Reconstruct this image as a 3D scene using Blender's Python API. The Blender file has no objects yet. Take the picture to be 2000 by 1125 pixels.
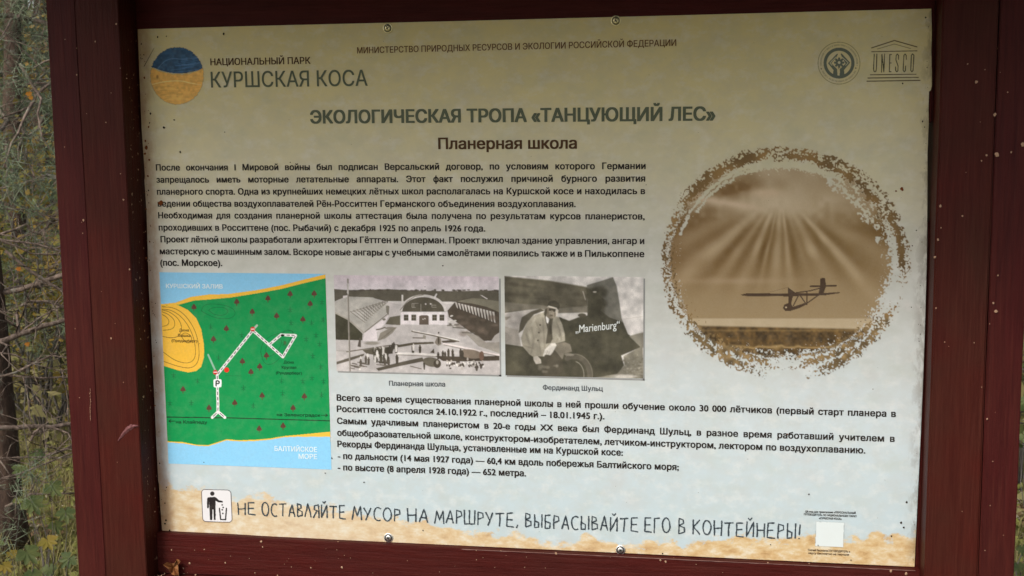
import bpy, bmesh, math, random
import numpy as np
from mathutils import Vector, Matrix, noise
from mathutils.geometry import delaunay_2d_cdt
random.seed(7); rng = np.random.default_rng(7)
S = bpy.context.scene; COL = S.collection
# ------------------------------------------------------------------ camera, sky, sun, exposure
ZT = 1.75                                   # height of the sign panel's top edge
CAMP = Vector((0.93345597, -1.91446861, ZT-0.15005))
CAMR = Matrix(((0.98482316, -0.01100438, 0.17321154), (0.17316244, 0.12987128, -0.9762931), (-0.01175171, 0.99146979, 0.12980579)))
FPX = 2493.9
cd = bpy.data.cameras.new('camera'); cam = bpy.data.objects.new('camera', cd); COL.objects.link(cam)
cam.matrix_world = Matrix.Translation(CAMP) @ CAMR.to_4x4()
cd.sensor_width = 36; cd.lens = 36*FPX/2000; cd.clip_start = 0.05; cd.clip_end = 400
cd.dof.use_dof = True; cd.dof.focus_distance = 2.0; cd.dof.aperture_fstop = 22.0
S.camera = cam
W = bpy.data.worlds.new('World'); S.world = W; W.use_nodes = True
nt = W.node_tree; nt.nodes.clear()
sky = nt.nodes.new('ShaderNodeTexSky'); sky.sky_type = 'NISHITA'; sky.sun_disc = False
SUN_EL, SUN_ROT = math.radians(42), math.radians(205)
sky.sun_elevation = SUN_EL; sky.sun_rotation = SUN_ROT; sky.dust_density = 3.0
bw = nt.nodes.new('ShaderNodeRGBToBW'); mx = nt.nodes.new('ShaderNodeMix'); mx.data_type = 'RGBA'
mx.inputs[0].default_value = 0.62           # an overcast, greyer sky
bg = nt.nodes.new('ShaderNodeBackground'); bg.inputs[1].default_value = 0.10
wo = nt.nodes.new('ShaderNodeOutputWorld')
nt.links.new(sky.outputs[0], bw.inputs[0]); nt.links.new(sky.outputs[0], mx.inputs[6]); nt.links.new(bw.outputs[0], mx.inputs[7])
nt.links.new(mx.outputs[2], bg.inputs[0]); nt.links.new(bg.outputs[0], wo.inputs[0])
sl = bpy.data.lights.new('sun', 'SUN'); sl.energy = 1.1; sl.angle = math.radians(14); sl.color = (1, .95, .87)
so = bpy.data.objects.new('sun', sl); COL.objects.link(so)
# nishita: rotation 0 = sun toward +Y, turning clockwise
sd = Vector((math.sin(SUN_ROT)*math.cos(SUN_EL), math.cos(SUN_ROT)*math.cos(SUN_EL), math.sin(SUN_EL)))
so.rotation_euler = sd.to_track_quat('Z', 'Y').to_euler()
S.view_settings.view_transform = 'Standard'; S.view_settings.look = 'None'; S.view_settings.gamma = 1
S.view_settings.use_curve_mapping = False; S.view_settings.exposure = 1.06
# ------------------------------------------------------------------ helpers
def at(px, py, y=None, dist=None):
    """pixel of the photograph -> point on the vertical plane Y=y, or at a distance along the view"""
    d = CAMR @ Vector(((px-1000)/FPX, -(py-562.5)/FPX, -1))
    t = dist if dist is not None else (y-CAMP.y)/d.y
    return CAMP + d*t
def to_px(X, Z, Y=0.0):
    Rt = np.array(CAMR.transposed()); x = X-CAMP.x; y = Y-CAMP.y; z = Z-CAMP.z
    a = Rt[0,0]*x+Rt[0,1]*y+Rt[0,2]*z; b = Rt[1,0]*x+Rt[1,1]*y+Rt[1,2]*z; c = Rt[2,0]*x+Rt[2,1]*y+Rt[2,2]*z
    return 1000+FPX*a/(-c), 562.5-FPX*b/(-c)
def lin(c):
    c = np.asarray(c, float)/255
    return np.where(c <= .04045, c/12.92, ((c+.055)/1.055)**2.4)
def setp(o, **k):
    for a, b in k.items():
        if b is not None: o[a] = b
    return o
def mesh(name, verts, faces, mat=None, parent=None, smooth=False):
    me = bpy.data.meshes.new(name); me.from_pydata([tuple(v) for v in verts], [], faces)
    if mat:
        for m in (mat if isinstance(mat, (list, tuple)) else [mat]): me.materials.append(m)
    if smooth: me.polygons.foreach_set('use_smooth', [True]*len(me.polygons))
    o = bpy.data.objects.new(name, me); COL.objects.link(o)
    if parent: o.parent = parent
    return o
def empty(name, loc, label, cat, group=None):
    o = bpy.data.objects.new(name, None); COL.objects.link(o); o.location = loc; o.empty_display_size = .1
    return setp(o, label=label, category=cat, group=group)
class Nodes:
    def __init__(s, name):
        s.m = bpy.data.materials.new(name); s.m.use_nodes = True; s.t = s.m.node_tree
        s.b = s.t.nodes['Principled BSDF']; s.co = s.t.nodes.new('ShaderNodeTexCoord').outputs['Object']
    def n(s, typ, ins=None, **k):
        x = s.t.nodes.new(typ)
        for a, b in k.items(): setattr(x, a, b)
        for a, b in (ins or {}).items():
            if isinstance(b, bpy.types.NodeSocket): s.t.links.new(b, x.inputs[a])
            else: x.inputs[a].default_value = b
        return x
    def map(s, scale, loc=(0,0,0)): return s.n('ShaderNodeMapping', {0: s.co, 1: loc, 3: scale}).outputs[0]
    def noise(s, vec, scale, detail=4, rough=.55): return s.n('ShaderNodeTexNoise', {'Vector': vec, 'Scale': scale, 'Detail': detail, 'Roughness': rough}).outputs[0]
    def ramp(s, fac, stops, interp='LINEAR'):
        r = s.n('ShaderNodeValToRGB', {0: fac}); r.color_ramp.interpolation = interp; e = r.color_ramp.elements
        while len(e) < len(stops): e.new(.5)
        for i, (p, c) in enumerate(stops):
            e[i].position = p; e[i].color = (c, c, c, 1) if isinstance(c, (int, float)) else (*c, 1)
        return r.outputs[0]
    def mix(s, f, a, b, mode='MIX'):
        x = s.n('ShaderNodeMix', data_type='RGBA', blend_type=mode)
        for i, v in ((0, f), (6, a), (7, b)):
            if isinstance(v, bpy.types.NodeSocket): s.t.links.new(v, x.inputs[i])
            elif i == 0: x.inputs[0].default_value = v
            else: x.inputs[i].default_value = (*v, 1)
        return x.outputs[2]
    def math(s, op, a, b=0.0):
        x = s.n('ShaderNodeMath', operation=op)
        for i, v in ((0, a), (1, b)):
            if isinstance(v, bpy.types.NodeSocket): s.t.links.new(v, x.inputs[i])
            else: x.inputs[i].default_value = v
        return x.outputs[0]
    def bump(s, h, strength, dist=.001):
        x = s.n('ShaderNodeBump', {'Height': h, 'Strength': strength, 'Distance': dist}); s.t.links.new(x.outputs[0], s.b.inputs['Normal'])
    def out(s, col, rough=.5, spec=.5):
        if isinstance(col, bpy.types.NodeSocket): s.t.links.new(col, s.b.inputs['Base Color'])
        else: s.b.inputs['Base Color'].default_value = (*col, 1)
        if isinstance(rough, bpy.types.NodeSocket): s.t.links.new(rough, s.b.inputs['Roughness'])
        else: s.b.inputs['Roughness'].default_value = rough
        s.b.inputs['Specular IOR Level'].default_value = spec
        return s.m
# ------------------------------------------------------------------ materials
def painted_wood(name, a, b, axis, rough=.50, seed=0.0):
    N = Nodes(name)
    st = [26., 26., 26.]; st[axis] = 1.6
    g = N.noise(N.map(st, (seed, seed, seed)), 6, 6, .65)
    big = N.noise(N.map((3, 3, 3), (seed, 0, 0)), 2.2, 3)
    fine = N.noise(N.map((1, 1, 1)), 260, 2)
    c = N.mix(N.ramp(big, [(.35, 0.), (.68, 1.)]), a, b)
    c = N.mix(N.ramp(g, [(.3, .75), (.6, 0.)]), c, tuple(x*.55 for x in a))
    st2 = [90., 90., 90.]; st2[axis] = 3.
    br = N.noise(N.map(st2, (seed, 2, seed)), 3, 3); c = N.mix(N.ramp(br, [(.55, 0.), (.75, .35)]), c, (.085, .022, .014))
    wear = N.ramp(N.noise(N.map((1, 1, 1), (seed, 4, 1)), 34, 5, .7), [(.70, 0.), (.76, .25)])
    c = N.mix(wear, c, (.11, .040, .032))
    r = N.math('ADD', N.math('MULTIPLY', big, .25), rough-.08)
    N.bump(N.math('ADD', N.math('MULTIPLY', g, 1.0), N.math('MULTIPLY', fine, .25)), .7, .0022)
    return N.out(c, r, .12)
RED_A, RED_B = (.064, .0080, .0050), (.046, .0125, .0070)
M_POST = painted_wood('red_paint_vertical', RED_A, RED_B, 2)
M_POST2 = painted_wood('red_paint_vertical_darker', (.052, .0065, .0062), (.060, .0105, .0075), 2, seed=3.)
M_RAIL = painted_wood('red_paint_horizontal', (.066, .0072, .0055), (.052, .0085, .0062), 0, seed=6.)
M_ROOF = painted_wood('dark_roof_wood', (.050, .016, .012), (.035, .014, .010), 0, .6, seed=9.)
def P(x, y): p = at(x, y, 0.0); return p.x, p.z
SANDB = [(300,946),(350,952),(385,958),(396,947),(430,975),(455,978),(500,967),(560,982),(640,992),(720,1008),(790,1020),(850,1024),(900,1034),(970,1044),(1010,1044),(1050,1058),(1110,1063),(1150,1047),(1175,1055),(1215,1062),(1245,1068),(1270,1056),(1330,1062),(1370,1058),(1420,1051),(1460,1050),(1510,1056),(1560,1050),(1600,1042),(1650,1050),(1690,1053),(1712,1038),(1735,1053),(1755,1044),(1800,1046)]
def panel_material(name, printed):
    N = Nodes(name)
    sep = N.n('ShaderNodeSeparateXYZ', {0: N.co}); x, z = sep.outputs[0], sep.outputs[2]
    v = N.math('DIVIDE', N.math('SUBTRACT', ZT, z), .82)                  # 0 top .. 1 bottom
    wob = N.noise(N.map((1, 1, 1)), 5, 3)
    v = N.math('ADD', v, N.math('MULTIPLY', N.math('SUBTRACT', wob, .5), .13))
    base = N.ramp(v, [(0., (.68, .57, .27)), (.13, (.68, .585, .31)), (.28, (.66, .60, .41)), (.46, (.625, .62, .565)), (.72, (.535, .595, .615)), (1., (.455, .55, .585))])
    mot = N.noise(N.map((1, 1, 1.25)), 26, 6, .68)
    base = N.mix(N.ramp(mot, [(.36, .26), (.58, 0.)]), base, (.46, .44, .38))
    mot2 = N.noise(N.map((1, 1, 1.4), (5, 0, 0)), 38, 5, .65)
    base = N.mix(N.ramp(mot2, [(.50, 0.), (.70, .34)]), base, (.76, .74, .70))
    hue = N.noise(N.map((1, 1, 1.6), (2, 3, 0)), 16, 3)
    base = N.mix(N.ramp(hue, [(.5, 0.), (.74, .20)]), base, (.40, .44, .33))
    hue2 = N.noise(N.map((1, 1, 1.6), (9, 3, 7)), 14, 3)
    base = N.mix(N.ramp(hue2, [(.55, 0.), (.76, .16)]), base, (.52, .43, .40))
    # the printed sand along the bottom
    fc = N.n('ShaderNodeFloatCurve'); N.t.links.new(N.math('DIVIDE', N.math('ADD', x, .02), 1.26), fc.inputs[1])
    cv = fc.mapping.curves[0]; pts = []
    for a, b in SANDB:
        X, Z = P(a, b); pts.append(((X+.02)/1.26, min(max((Z-(ZT-.82))/.12, 0), 1)))
    while len(cv.points) < len(pts): cv.points.new(.5, .5)
    for p, q in zip(cv.points, pts): p.location = q; p.handle_type = 'AUTO_CLAMPED'
    fc.mapping.update()
    h = N.math('DIVIDE', N.math('SUBTRACT', z, ZT-.82), .12)
    rag = N.noise(N.map((1, 1, 1.5), (3, 0, 2)), 46, 5, .62)
    dlt = N.math('SUBTRACT', N.math('ADD', fc.outputs[0], N.math('MULTIPLY', N.math('SUBTRACT', rag, .5), .50)), h)
    mask = N.ramp(N.math('ADD', dlt, .5), [(.47, 0.), (.53, .93)])
    sn = N.noise(N.map((1, 1, 1.9), (1, 0, 8)), 34, 7, .68)
    sand = N.ramp(sn, [(.30, (.40, .22, .07)), (.43, (.56, .36, .15)), (.53, (.62, .46, .25)), (.64, (.68, .60, .46))])
    # paler and thinner sand to the left
    left = N.ramp(x, [(.0, .15), (.25, .40), (.5, .15), (.9, 0.)])
    sand = N.mix(left, sand, (.66, .60, .50))
    base = N.mix(mask, base, sand)
    # rust coloured grime creeping in from the left and right edges
    gn = N.noise(N.map((1, 1, .45), (0, 0, 5)), 40, 5, .65)
    g = N.math('SUBTRACT', N.ramp(x, [(.0, .85), (.012, .62), (.026, .12), (.034, 0.)]), N.ramp(gn, [(.42, 0.), (.62, .38)]))
    base = N.mix(N.math('MAXIMUM', g, 0.), base, (.36, .20, .11))
    g = N.math('SUBTRACT', N.ramp(N.math('SUBTRACT', 1.205, x), [(.0, .6), (.01, .25), (.02, 0.)]), N.ramp(gn, [(.45, 0.), (.6, .6)]))
    base = N.mix(N.math('MAXIMUM', g, 0.), base, (.12, .08, .05))
    if printed:
        a = N.n('ShaderNodeAttribute', attribute_name='ink')
        base = N.mix(a.outputs['Alpha'], base, a.outputs['Color'])
    film = N.ramp(N.noise(N.map((1, 1, 1)), 60, 5, .7), [(.45, 0.), (.75, .07)])
    base = N.mix(film, base, (.46, .42, .34))
    N.bump(N.noise(N.map((1, 1, 1)), 90, 3), .06, .0006)
    return N.out(base, N.math('ADD', N.math('MULTIPLY', mot, .2), .46), .18)
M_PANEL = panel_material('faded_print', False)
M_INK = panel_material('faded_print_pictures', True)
def flat(name, c, r=.5, spec=.15):
    N = Nodes(name); n = N.noise(N.map((1, 1, 1)), 55, 4)
    return N.out(N.mix(N.ramp(n, [(.35, 0.), (.7, .5)]), c, tuple(min(1, x*1.4+.006) for x in c)), r, spec)
I_BLACK = flat('black_ink', (.020, .015, .012)); I_BROWN = flat('brown_ink', (.125, .055, .014)); I_GREEN = flat('grey_green_ink', (.098, .112, .070))
I_DBROWN = flat('dark_brown_ink', (.072, .034, .012)); I_CAP = flat('grey_blue_ink', (.055, .062, .070)); I_WHITE = flat('white_ink', (.62, .64, .62))
I_PALE = flat('pale_blue_ink', (.62, .74, .80)); I_CHALK = flat('slate_chalk_ink', (.045, .058, .068))
M_METAL = Nodes('zinc_metal'); M_METAL.b.inputs['Metallic'].default_value = 1; M_METAL.bump(M_METAL.noise(M_METAL.co, 300), .2, .0005); M_METAL = M_METAL.out((.70, .69, .66), .42)
M_BRASS = Nodes('yellow_zinc'); M_BRASS.b.inputs['Metallic'].default_value = 1; M_BRASS = M_BRASS.out((.80, .72, .42), .45)
M_DARK = flat('dark_recess', (.012, .010, .008), .7)
M_SPECK = flat('dark_dirt', (.030, .020, .012), .9); M_CHIP = flat('pale_bark_crumb', (.36, .22, .14), .8); M_RUST = flat('rust_dirt', (.16, .045, .012), .9)
M_SCAR = flat('worn_purple_paint', (.16, .062, .062), .6)
# ------------------------------------------------------------------ the information board
board = empty('information_board', (0.6, 0, 0), 'dark red wooden information board with a faded printed panel about a gliding school', 'information board')
def part(o, name=None, label=None, kind=None):
    o.parent = board; o.location = (-.6, 0, 0)
    setp(o, label=label, kind=kind); return o
def plank(name, x0, x1, y0, y1, z0, z1, mat, axis, bev=.0022, wob=.0006, n=26, label=None, tilt=None):
    bm = bmesh.new(); bmesh.ops.create_cube(bm, size=1)
    for v in bm.verts: v.co = Vector(((x0+x1)/2+v.co.x*(x1-x0), (y0+y1)/2+v.co.y*(y1-y0), (z0+z1)/2+v.co.z*(z1-z0)))
    bmesh.ops.bevel(bm, geom=bm.edges[:], offset=bev, segments=3, affect='EDGES')
    long = [e for e in bm.edges if abs((e.verts[0].co-e.verts[1].co)[axis]) > .7*(z1-z0 if axis == 2 else x1-x0)]
    bmesh.ops.subdivide_edges(bm, edges=long, cuts=n, use_grid_fill=True)
    for v in bm.verts:
        q = Vector((v.co.x*9, v.co.y*9, v.co.z*9)); q[axis] *= .9
        d = noise.noise_vector(q+Vector((x0*31, 0, z0*17)))*wob; d[axis] = 0; v.co += d
        if tilt and v.co.z > (z0+z1)/2: v.co.z += tilt(v.co.x)
    me = bpy.data.meshes.new(name); bm.to_mesh(me); bm.free(); me.materials.append(mat)
    me.polygons.foreach_set('use_smooth', [True]*len(me.polygons))
    o = bpy.data.objects.new(name, me); COL.objects.link(o)
    me.set_sharp_from_angle(angle=math.radians(40))
    return part(o, label=label)
TOPZ, BOTZ = 2.02, .04
plank('post_board', -.1255, -.0777, -.0505, .060, .0, TOPZ, M_POST2, 2, bev=.0009, n=60, wob=.0004)
plank('post_board', -.0772, -.0055, -.051, .060, .0, TOPZ, M_POST, 2, bev=.0012, n=60, wob=.0004)
plank('post_board', 1.2075, 1.2815, -.051, .060, .0, TOPZ, M_POST, 2, bev=.0025, n=60)
plank('post_board', 1.2830, 1.3312, -.049, .060, .0, TOPZ, M_POST2, 2, bev=.0015, n=60)
plank('backing_rail', -.005, 1.207, .0042, .030, ZT-.16, ZT+.17, M_RAIL, 0, n=60)
plank('backing_rail', -.005, 1.207, .0042, .030, ZT-.86, ZT-.30, M_RAIL, 0, n=60)
def sag(x): return -.0015 - .0*x
plank('lower_rail', -.0052, 1.2072, -.0125, .0040, ZT-.885, ZT-.8195, M_RAIL, 0, bev=.0016, n=80, wob=.0012, tilt=lambda x: .0025*(1-min(1, x/.6)))
plank('ledge', -.0052, 1.2072, -.046, .030, ZT-.925, ZT-.8865, M_RAIL, 0, bev=.003, n=60)
# little roof over the board: rafters and boards, above the picture
for sgn, lab in ((-1, None), (1, None)):
    for k in range(5):
        d0, d1 = .012+k*.118, .012+k*.118+.112
        y0, y1 = sgn*d0, sgn*d1; z0, z1 = 2.20-d0*.55, 2.20-d1*.55
        v = []
        for X in (-.32, 1.52):
            v += [(X, y0, z0), (X, y1, z1), (X, y1, z1+.02), (X, y0, z0+.02)]
        f = [(0,1,2,3), (7,6,5,4), (0,4,5,1), (1,5,6,2), (2,6,7,3), (3,7,4,0)]
        part(mesh('roof_board', v, f, M_ROOF))
for X in (-.075, 1.24):
    v = []
    for xx in (X, X+.045):
        v += [(xx, -.56, 1.885), (xx, 0, 2.19), (xx, .56, 1.885), (xx, .56, 1.835), (xx, 0, 2.10), (xx, -.56, 1.835)]
    part(mesh('rafter', v, [(0,1,4,5), (1,2,3,4), (6,11,10,7), (7,10,9,8), (0,6,7,1), (1,7,8,2), (2,8,9,3), (3,9,10,4), (4,10,11,5), (5,11,6,0)], M_ROOF))
# panel, outline as cut, 3 mm thick
OUTL = [(269,57),(520,50),(900,41),(1300,30.5),(1600,22.5),(1819,17),(1820,60),(1819,100),(1820,140),(1820,168),(1818,176),(1814.5,179),(1813.5,210),(1814,240),(1811.5,300),(1811.5,360),(1810.3,500),(1807,620),(1803,740),(1800,810),(1793,960),(1786,1107),(1600,1098.5),(1300,1084),(1000,1070),(700,1056),(500,1046.5),(317,1038),(313,990),(310.5,945),(309,940),(305,860),(302,790),(297,690),(290.5,560),(286,410),(282,352),(283,345),(276.5,250),(272.5,150)]
oc = [P(*p) for p in OUTL]; n = len(oc)
pv = [(a, 0.0, b) for a, b in oc]+[(a, .0035, b) for a, b in oc]
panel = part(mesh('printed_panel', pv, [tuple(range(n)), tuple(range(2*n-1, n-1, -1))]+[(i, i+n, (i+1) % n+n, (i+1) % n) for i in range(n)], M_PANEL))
def sub(o, label=None, kind=None):
    o.parent = panel; setp(o, label=label, kind=kind); return o
# ------------------------------------------------------------------ lettering
def raw_text(body, word=1.0, char=1.0, fill=True):
    """outlines of a string, filled by the non-zero winding rule (overlapping strokes stay whole)"""
    c = bpy.data.curves.new('t', 'FONT'); c.body = body; c.size = 1; c.resolution_u = 3; c.space_word = word; c.space_character = char; c.fill_mode = 'NONE'
    o = bpy.data.objects.new('t', c); COL.objects.link(o)
    dg = bpy.context.evaluated_depsgraph_get(); me = bpy.data.meshes.new_from_object(o.evaluated_get(dg))
    bpy.data.objects.remove(o); bpy.data.curves.remove(c)
    co = np.empty(len(me.vertices)*3); me.vertices.foreach_get('co', co); co = co.reshape(-1, 3)
    if not fill: bpy.data.meshes.remove(me); return None, co
    nxt = {}
    for e in me.edges: a, b = e.vertices; nxt.setdefault(a, []).append(b); nxt.setdefault(b, []).append(a)
    bpy.data.meshes.remove(me)
    seen = set(); ed = []
    for st in range(len(co)):
        if st in seen: continue
        lp = [st]; seen.add(st); cur = st
        while True:
            q = [k for k in sorted(nxt.get(cur, [])) if k not in seen]
            if not q: break
            cur = q[0]; seen.add(cur); lp.append(cur)
        if len(lp) > 2: ed += list(zip(lp, lp[1:]+lp[:1]))
    vs, _, fs, _, _, _ = delaunay_2d_cdt([Vector(p[:2]) for p in co], ed, [], 0, 1e-5)
    V = np.array([tuple(v) for v in vs]); F = np.array(fs); cen = V[F].mean(1)
    E = np.array(ed); A = co[E[:, 0], :2]; B = co[E[:, 1], :2]; order = np.argsort(cen[:, 0]); wn = np.zeros(len(F), int)
    lo, hi = np.minimum(A[:, 0], B[:, 0]), np.maximum(A[:, 0], B[:, 0])
    for k in range(0, len(order), 200):
        idx = order[k:k+200]; c_ = cen[idx]; m = (hi > c_[:, 0].min()-.001)
        a_, b_ = A[m], B[m]; x, y = c_[:, 0:1], c_[:, 1:2]
        up = (a_[:, 1] <= y) & (b_[:, 1] > y); dn = (a_[:, 1] > y) & (b_[:, 1] <= y)
        with np.errstate(divide='ignore', invalid='ignore'): xi = a_[:, 0]+(y-a_[:, 1])*(b_[:, 0]-a_[:, 0])/(b_[:, 1]-a_[:, 1])
        # ray to the right, limited to this glyph's neighbourhood (contours are closed, so far ones cancel)
        wn[idx] = ((up & (xi > x)).astype(int)-(dn & (xi > x)).astype(int)).sum(1)
    keep = wn != 0
    out = np.zeros((len(V), 3)); out[:, :2] = V
    F = F[keep]; T = V[F]; n_ = (T[:, 1, 0]-T[:, 0, 0])*(T[:, 2, 1]-T[:, 0, 1])-(T[:, 2, 0]-T[:, 0, 0])*(T[:, 1, 1]-T[:, 0, 1])
    F[n_ < 0] = F[n_ < 0][:, ::-1]
    return [tuple(int(i) for i in f) for f in F], out
_m, _c = raw_text('П'); CAPR = _c[:, 1].max()
def text(name, body, x0, y0, x1, y1, cap, mat, bold=.012, sx=None, lift=.0007, slant=0, char=1.0, label=None):
    (X0, Z0), (X1, Z1) = P(x0, y0), P(x1, y1)
    ch = abs(P((x0+x1)/2, (y0+y1)/2-cap)[1]-P((x0+x1)/2, (y0+y1)/2)[1]); s = ch/CAPR; L = X1-X0
    word = 1.0
    if sx:
        ws = []
        for w in (1.0, 2.0):
            fs, co = raw_text(body, w, char, False); ws.append((co[:, 0].max()-co[:, 0].min())*s*sx)
        if ws[1] > ws[0]+1e-9: word = 1+(L-ws[0])/(ws[1]-ws[0])
        word = min(max(word, .45), 6)
    fs, co = raw_text(body, word, char)
    a, b = co[:, 0].min(), co[:, 0].max(); u = (co[:, 0]-a)/(b-a)
    out = np.stack([X0+u*L+slant*co[:, 1]*s, np.full(len(u), -lift), Z0+(Z1-Z0)*u+co[:, 1]*s], 1)
    # a heavier weight: the same outlines printed again, shifted by a fraction of the stroke
    nv = len(out); V, F = [], []
    bx = bold*s
    for i, (dx, dz) in enumerate(((0, 0), (bx, bx*.5), (-bx, bx*.5), (bx, -bx*.5), (-bx, -bx*.5)) if bold else ((0, 0),)):
        V += (out+np.array([dx, -i*.00002, dz])).tolist(); F += [tuple(k+i*nv for k in f) for f in fs]
    me = bpy.data.meshes.new(name); me.from_pydata(V, [], F); me.materials.append(mat); me.name = name; me.update()
    print('T', body[:14], 'sx %.3f word %.2f' % (L/((b-a)*s), word))
    o = bpy.data.objects.new(name, me); COL.objects.link(o); return sub(o, label)
SX = 1.0
BODY = [
 ("После окончания I Мировой войны был подписан Версальский договор, по условиям которого Германии", 305.5,333,1260.5,330,1),
 ("запрещалось иметь моторные летательные аппараты. Этот факт послужил причиной бурного развития", 306.5,356.7,1259.8,354.5,1),
 ("планерного спорта. Одна из крупнейших немецких лётных школ располагалась на Куршской косе и находилась в", 307.5,380,1259.5,379,1),
 ("ведении общества воздухоплавателей Рён-Росситтен Германского объединения воздухоплавания.", 309,403.3,1124,404.3,0),
 ("Необходимая для создания планерной школы аттестация была получена по результатам курсов планеристов,", 310,426.3,1258.7,428.5,1),
 ("проходивших в Росситтене (пос. Рыбачий) с декабря 1925 по апрель 1926 года.", 311,450,947.5,452,0),
 ("Проект лётной школы разработали архитекторы Гёттген и Опперман. Проект включал здание управления, ангар и", 314.5,473,1258,476.5,1),
 ("мастерскую с машинным залом. Вскоре новые ангары с учебными самолётами появились также и в Пилькоппене", 313,496.3,1258,502,1),
 ("(пос. Морское).", 314,518.8,434,519.5,0),
 ("Всего за время существования планерной школы в ней прошли обучение около 30 000 лётчиков (первый старт планера в", 658.3,782,1749,814,1),
 ("Росситтене состоялся 24.10.1922 г., последний – 18.01.1945 г.).", 658.5,804,1180,818.6,0),
 ("Самым удачливым планеристом в 20-е годы XX века был Фердинанд Шульц, в разное время работавший учителем в", 659,827.3,1746.7,862.7,1),
 ("общеобразовательной школе, конструктором-изобретателем, летчиком-инструктором, лектором по воздухоплаванию.", 659.3,850.5,1689.5,885.3,0),
 ("Рекорды Фердинанда Шульца, установленные им на Куршской косе:", 659.8,872.5,1216,889.6,0),
 ("- по дальности (14 мая 1927 года) — 60,4 км вдоль побережья Балтийского моря;", 660.5,895.7,1325.3,918,0),
 ("- по высоте (8 апреля 1928 года) — 652 метра.", 660.5,918,1027,930,0)]
for b, x0, y0, x1, y1, just in BODY:
    text('text_line', b, x0, y0, x1, y1, 12.4, I_BLACK, .030, SX if just else None, char=1.035, label='line of dark print beginning "%s"' % ' '.join(b.split()[:3]))
text('heading', 'МИНИСТЕРСТВО ПРИРОДНЫХ РЕСУРСОВ И ЭКОЛОГИИ РОССИЙСКОЙ ФЕДЕРАЦИИ', 698,104.5,1320.5,89.5,12.5, I_BROWN, .012, label='brown ministry name along the top')
text('heading', 'НАЦИОНАЛЬНЫЙ ПАРК', 411.7,127.5,606.5,124.5,13.2, I_DBROWN, .018, label='small brown words beside the round logo')
text('heading', 'КУРШСКАЯ КОСА', 413,171,718,167.5,31, I_GREEN, .008, label='large grey green park name')
text('heading', 'ЭКОЛОГИЧЕСКАЯ ТРОПА «ТАНЦУЮЩИЙ ЛЕС»', 607.5,241,1396,235,26, I_GREEN, .036, label='bold grey green trail title')
text('heading', 'Планерная школа', 857,291,1126,290,22, I_DBROWN, .03, label='bold brown subtitle')
text('caption', 'Планерная школа', 760.3,753,869.3,754.8,9.6, I_CAP, .014, label='caption below the airfield photograph')
text('caption', 'Фердинанд Шульц', 1060.5,761,1177.3,763.5,9.6, I_CAP, .014, label='caption below the pilot photograph')
text('caption', 'QR-код для приложения «ПЕРСОНАЛЬНЫЙ', 1572.5,1000.5,1671,1003.5,4, I_BLACK, .02)
text('caption', 'ПУТЕВОДИТЕЛЬ ПО НАЦИОНАЛЬНОМУ ПАРКУ', 1570,1006,1673,1010,4, I_BLACK, .02)
text('caption', '«КУРШСКАЯ КОСА»', 1599.5,1013.5,1643.5,1015,4, I_BLACK, .02)
text('caption', 'Скачай бесплатно ПУТЕВОДИТЕЛЬ и', 1578,1075.5,1660,1079,4, I_DBROWN, .02)
text('caption', 'карту бесплатно на портале', 1579,1081.5,1658,1085,4, I_DBROWN, .02)
# hand drawn slogan: strokes
def arc(cx, cy, rx, ry, a0, a1, n=14): return [(cx+rx*math.cos(math.radians(a0+(a1-a0)*i/n)), cy+ry*math.sin(math.radians(a0+(a1-a0)*i/n))) for i in range(n+1)]
GL = {'Н': (.52, [[(.04,0),(.02,1)],[(.5,0),(.52,1)],[(.03,.48),(.5,.52)]]), 'Е': (.5, [[(.47,1),(.05,.97),(.02,.04),(.52,0)],[(.04,.5),(.42,.52)]]),
 'О': (.58, [arc(.29,.5,.27,.5,70,430,18)]), 'С': (.5, [arc(.33,.5,.31,.5,55,300,14)]), 'Т': (.6, [[(0,.95),(.6,1)],[(.33,.98),(.27,0)]]),
 'А': (.52, [[(0,0),(.3,1),(.5,0)],[(.12,.36),(.45,.33)]]), 'В': (.46, [[(.03,0),(.05,1),(.32,.92),(.34,.7),(.05,.54)],[(.05,.54),(.4,.42),(.42,.12),(.03,0)]]),
 'Л': (.5, [[(0,0),(.27,1),(.5,0)]]), 'Я': (.48, [[(.46,0),(.44,1),(.14,.92),(.1,.64),(.44,.5)],[(.28,.5),(0,0)]]),
 'Й': (.52, [[(.06,1),(.02,0),(.5,.98),(.47,0)],[(.14,1.24),(.26,1.10),(.40,1.26)]]), 'М': (.66, [[(0,0),(.18,1),(.34,.28),(.62,1),(.66,0)]]),
 'У': (.52, [[(0,1),(.27,.4)],[(.5,1),(.12,0)]]), 'Р': (.44, [[(.04,0),(.06,1),(.38,.92),(.42,.62),(.07,.46)]]), 'Ш': (.74, [[(.02,1),(0,0),(.72,.02),(.74,1)],[(.36,.03),(.37,1)]]),
 'Ы': (.6, [[(.05,1),(.03,0),(.32,.04),(.34,.38),(.04,.5)],[(.56,0),(.58,1)]]), 'Б': (.44, [[(.42,1),(.05,.98),(.03,0),(.36,.05),(.4,.44),(.04,.54)]]),
 'Г': (.44, [[(.45,1),(.05,.98),(.02,0)]]), 'К': (.48, [[(.04,1),(.02,0)],[(.46,1),(.05,.5),(.48,0)]]), ',': (.14, [[(.1,.12),(.02,-.14)]]), '!': (.12, [[(.08,1),(.05,.26)],[(.05,.06),(.05,-.02)]])}
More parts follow.
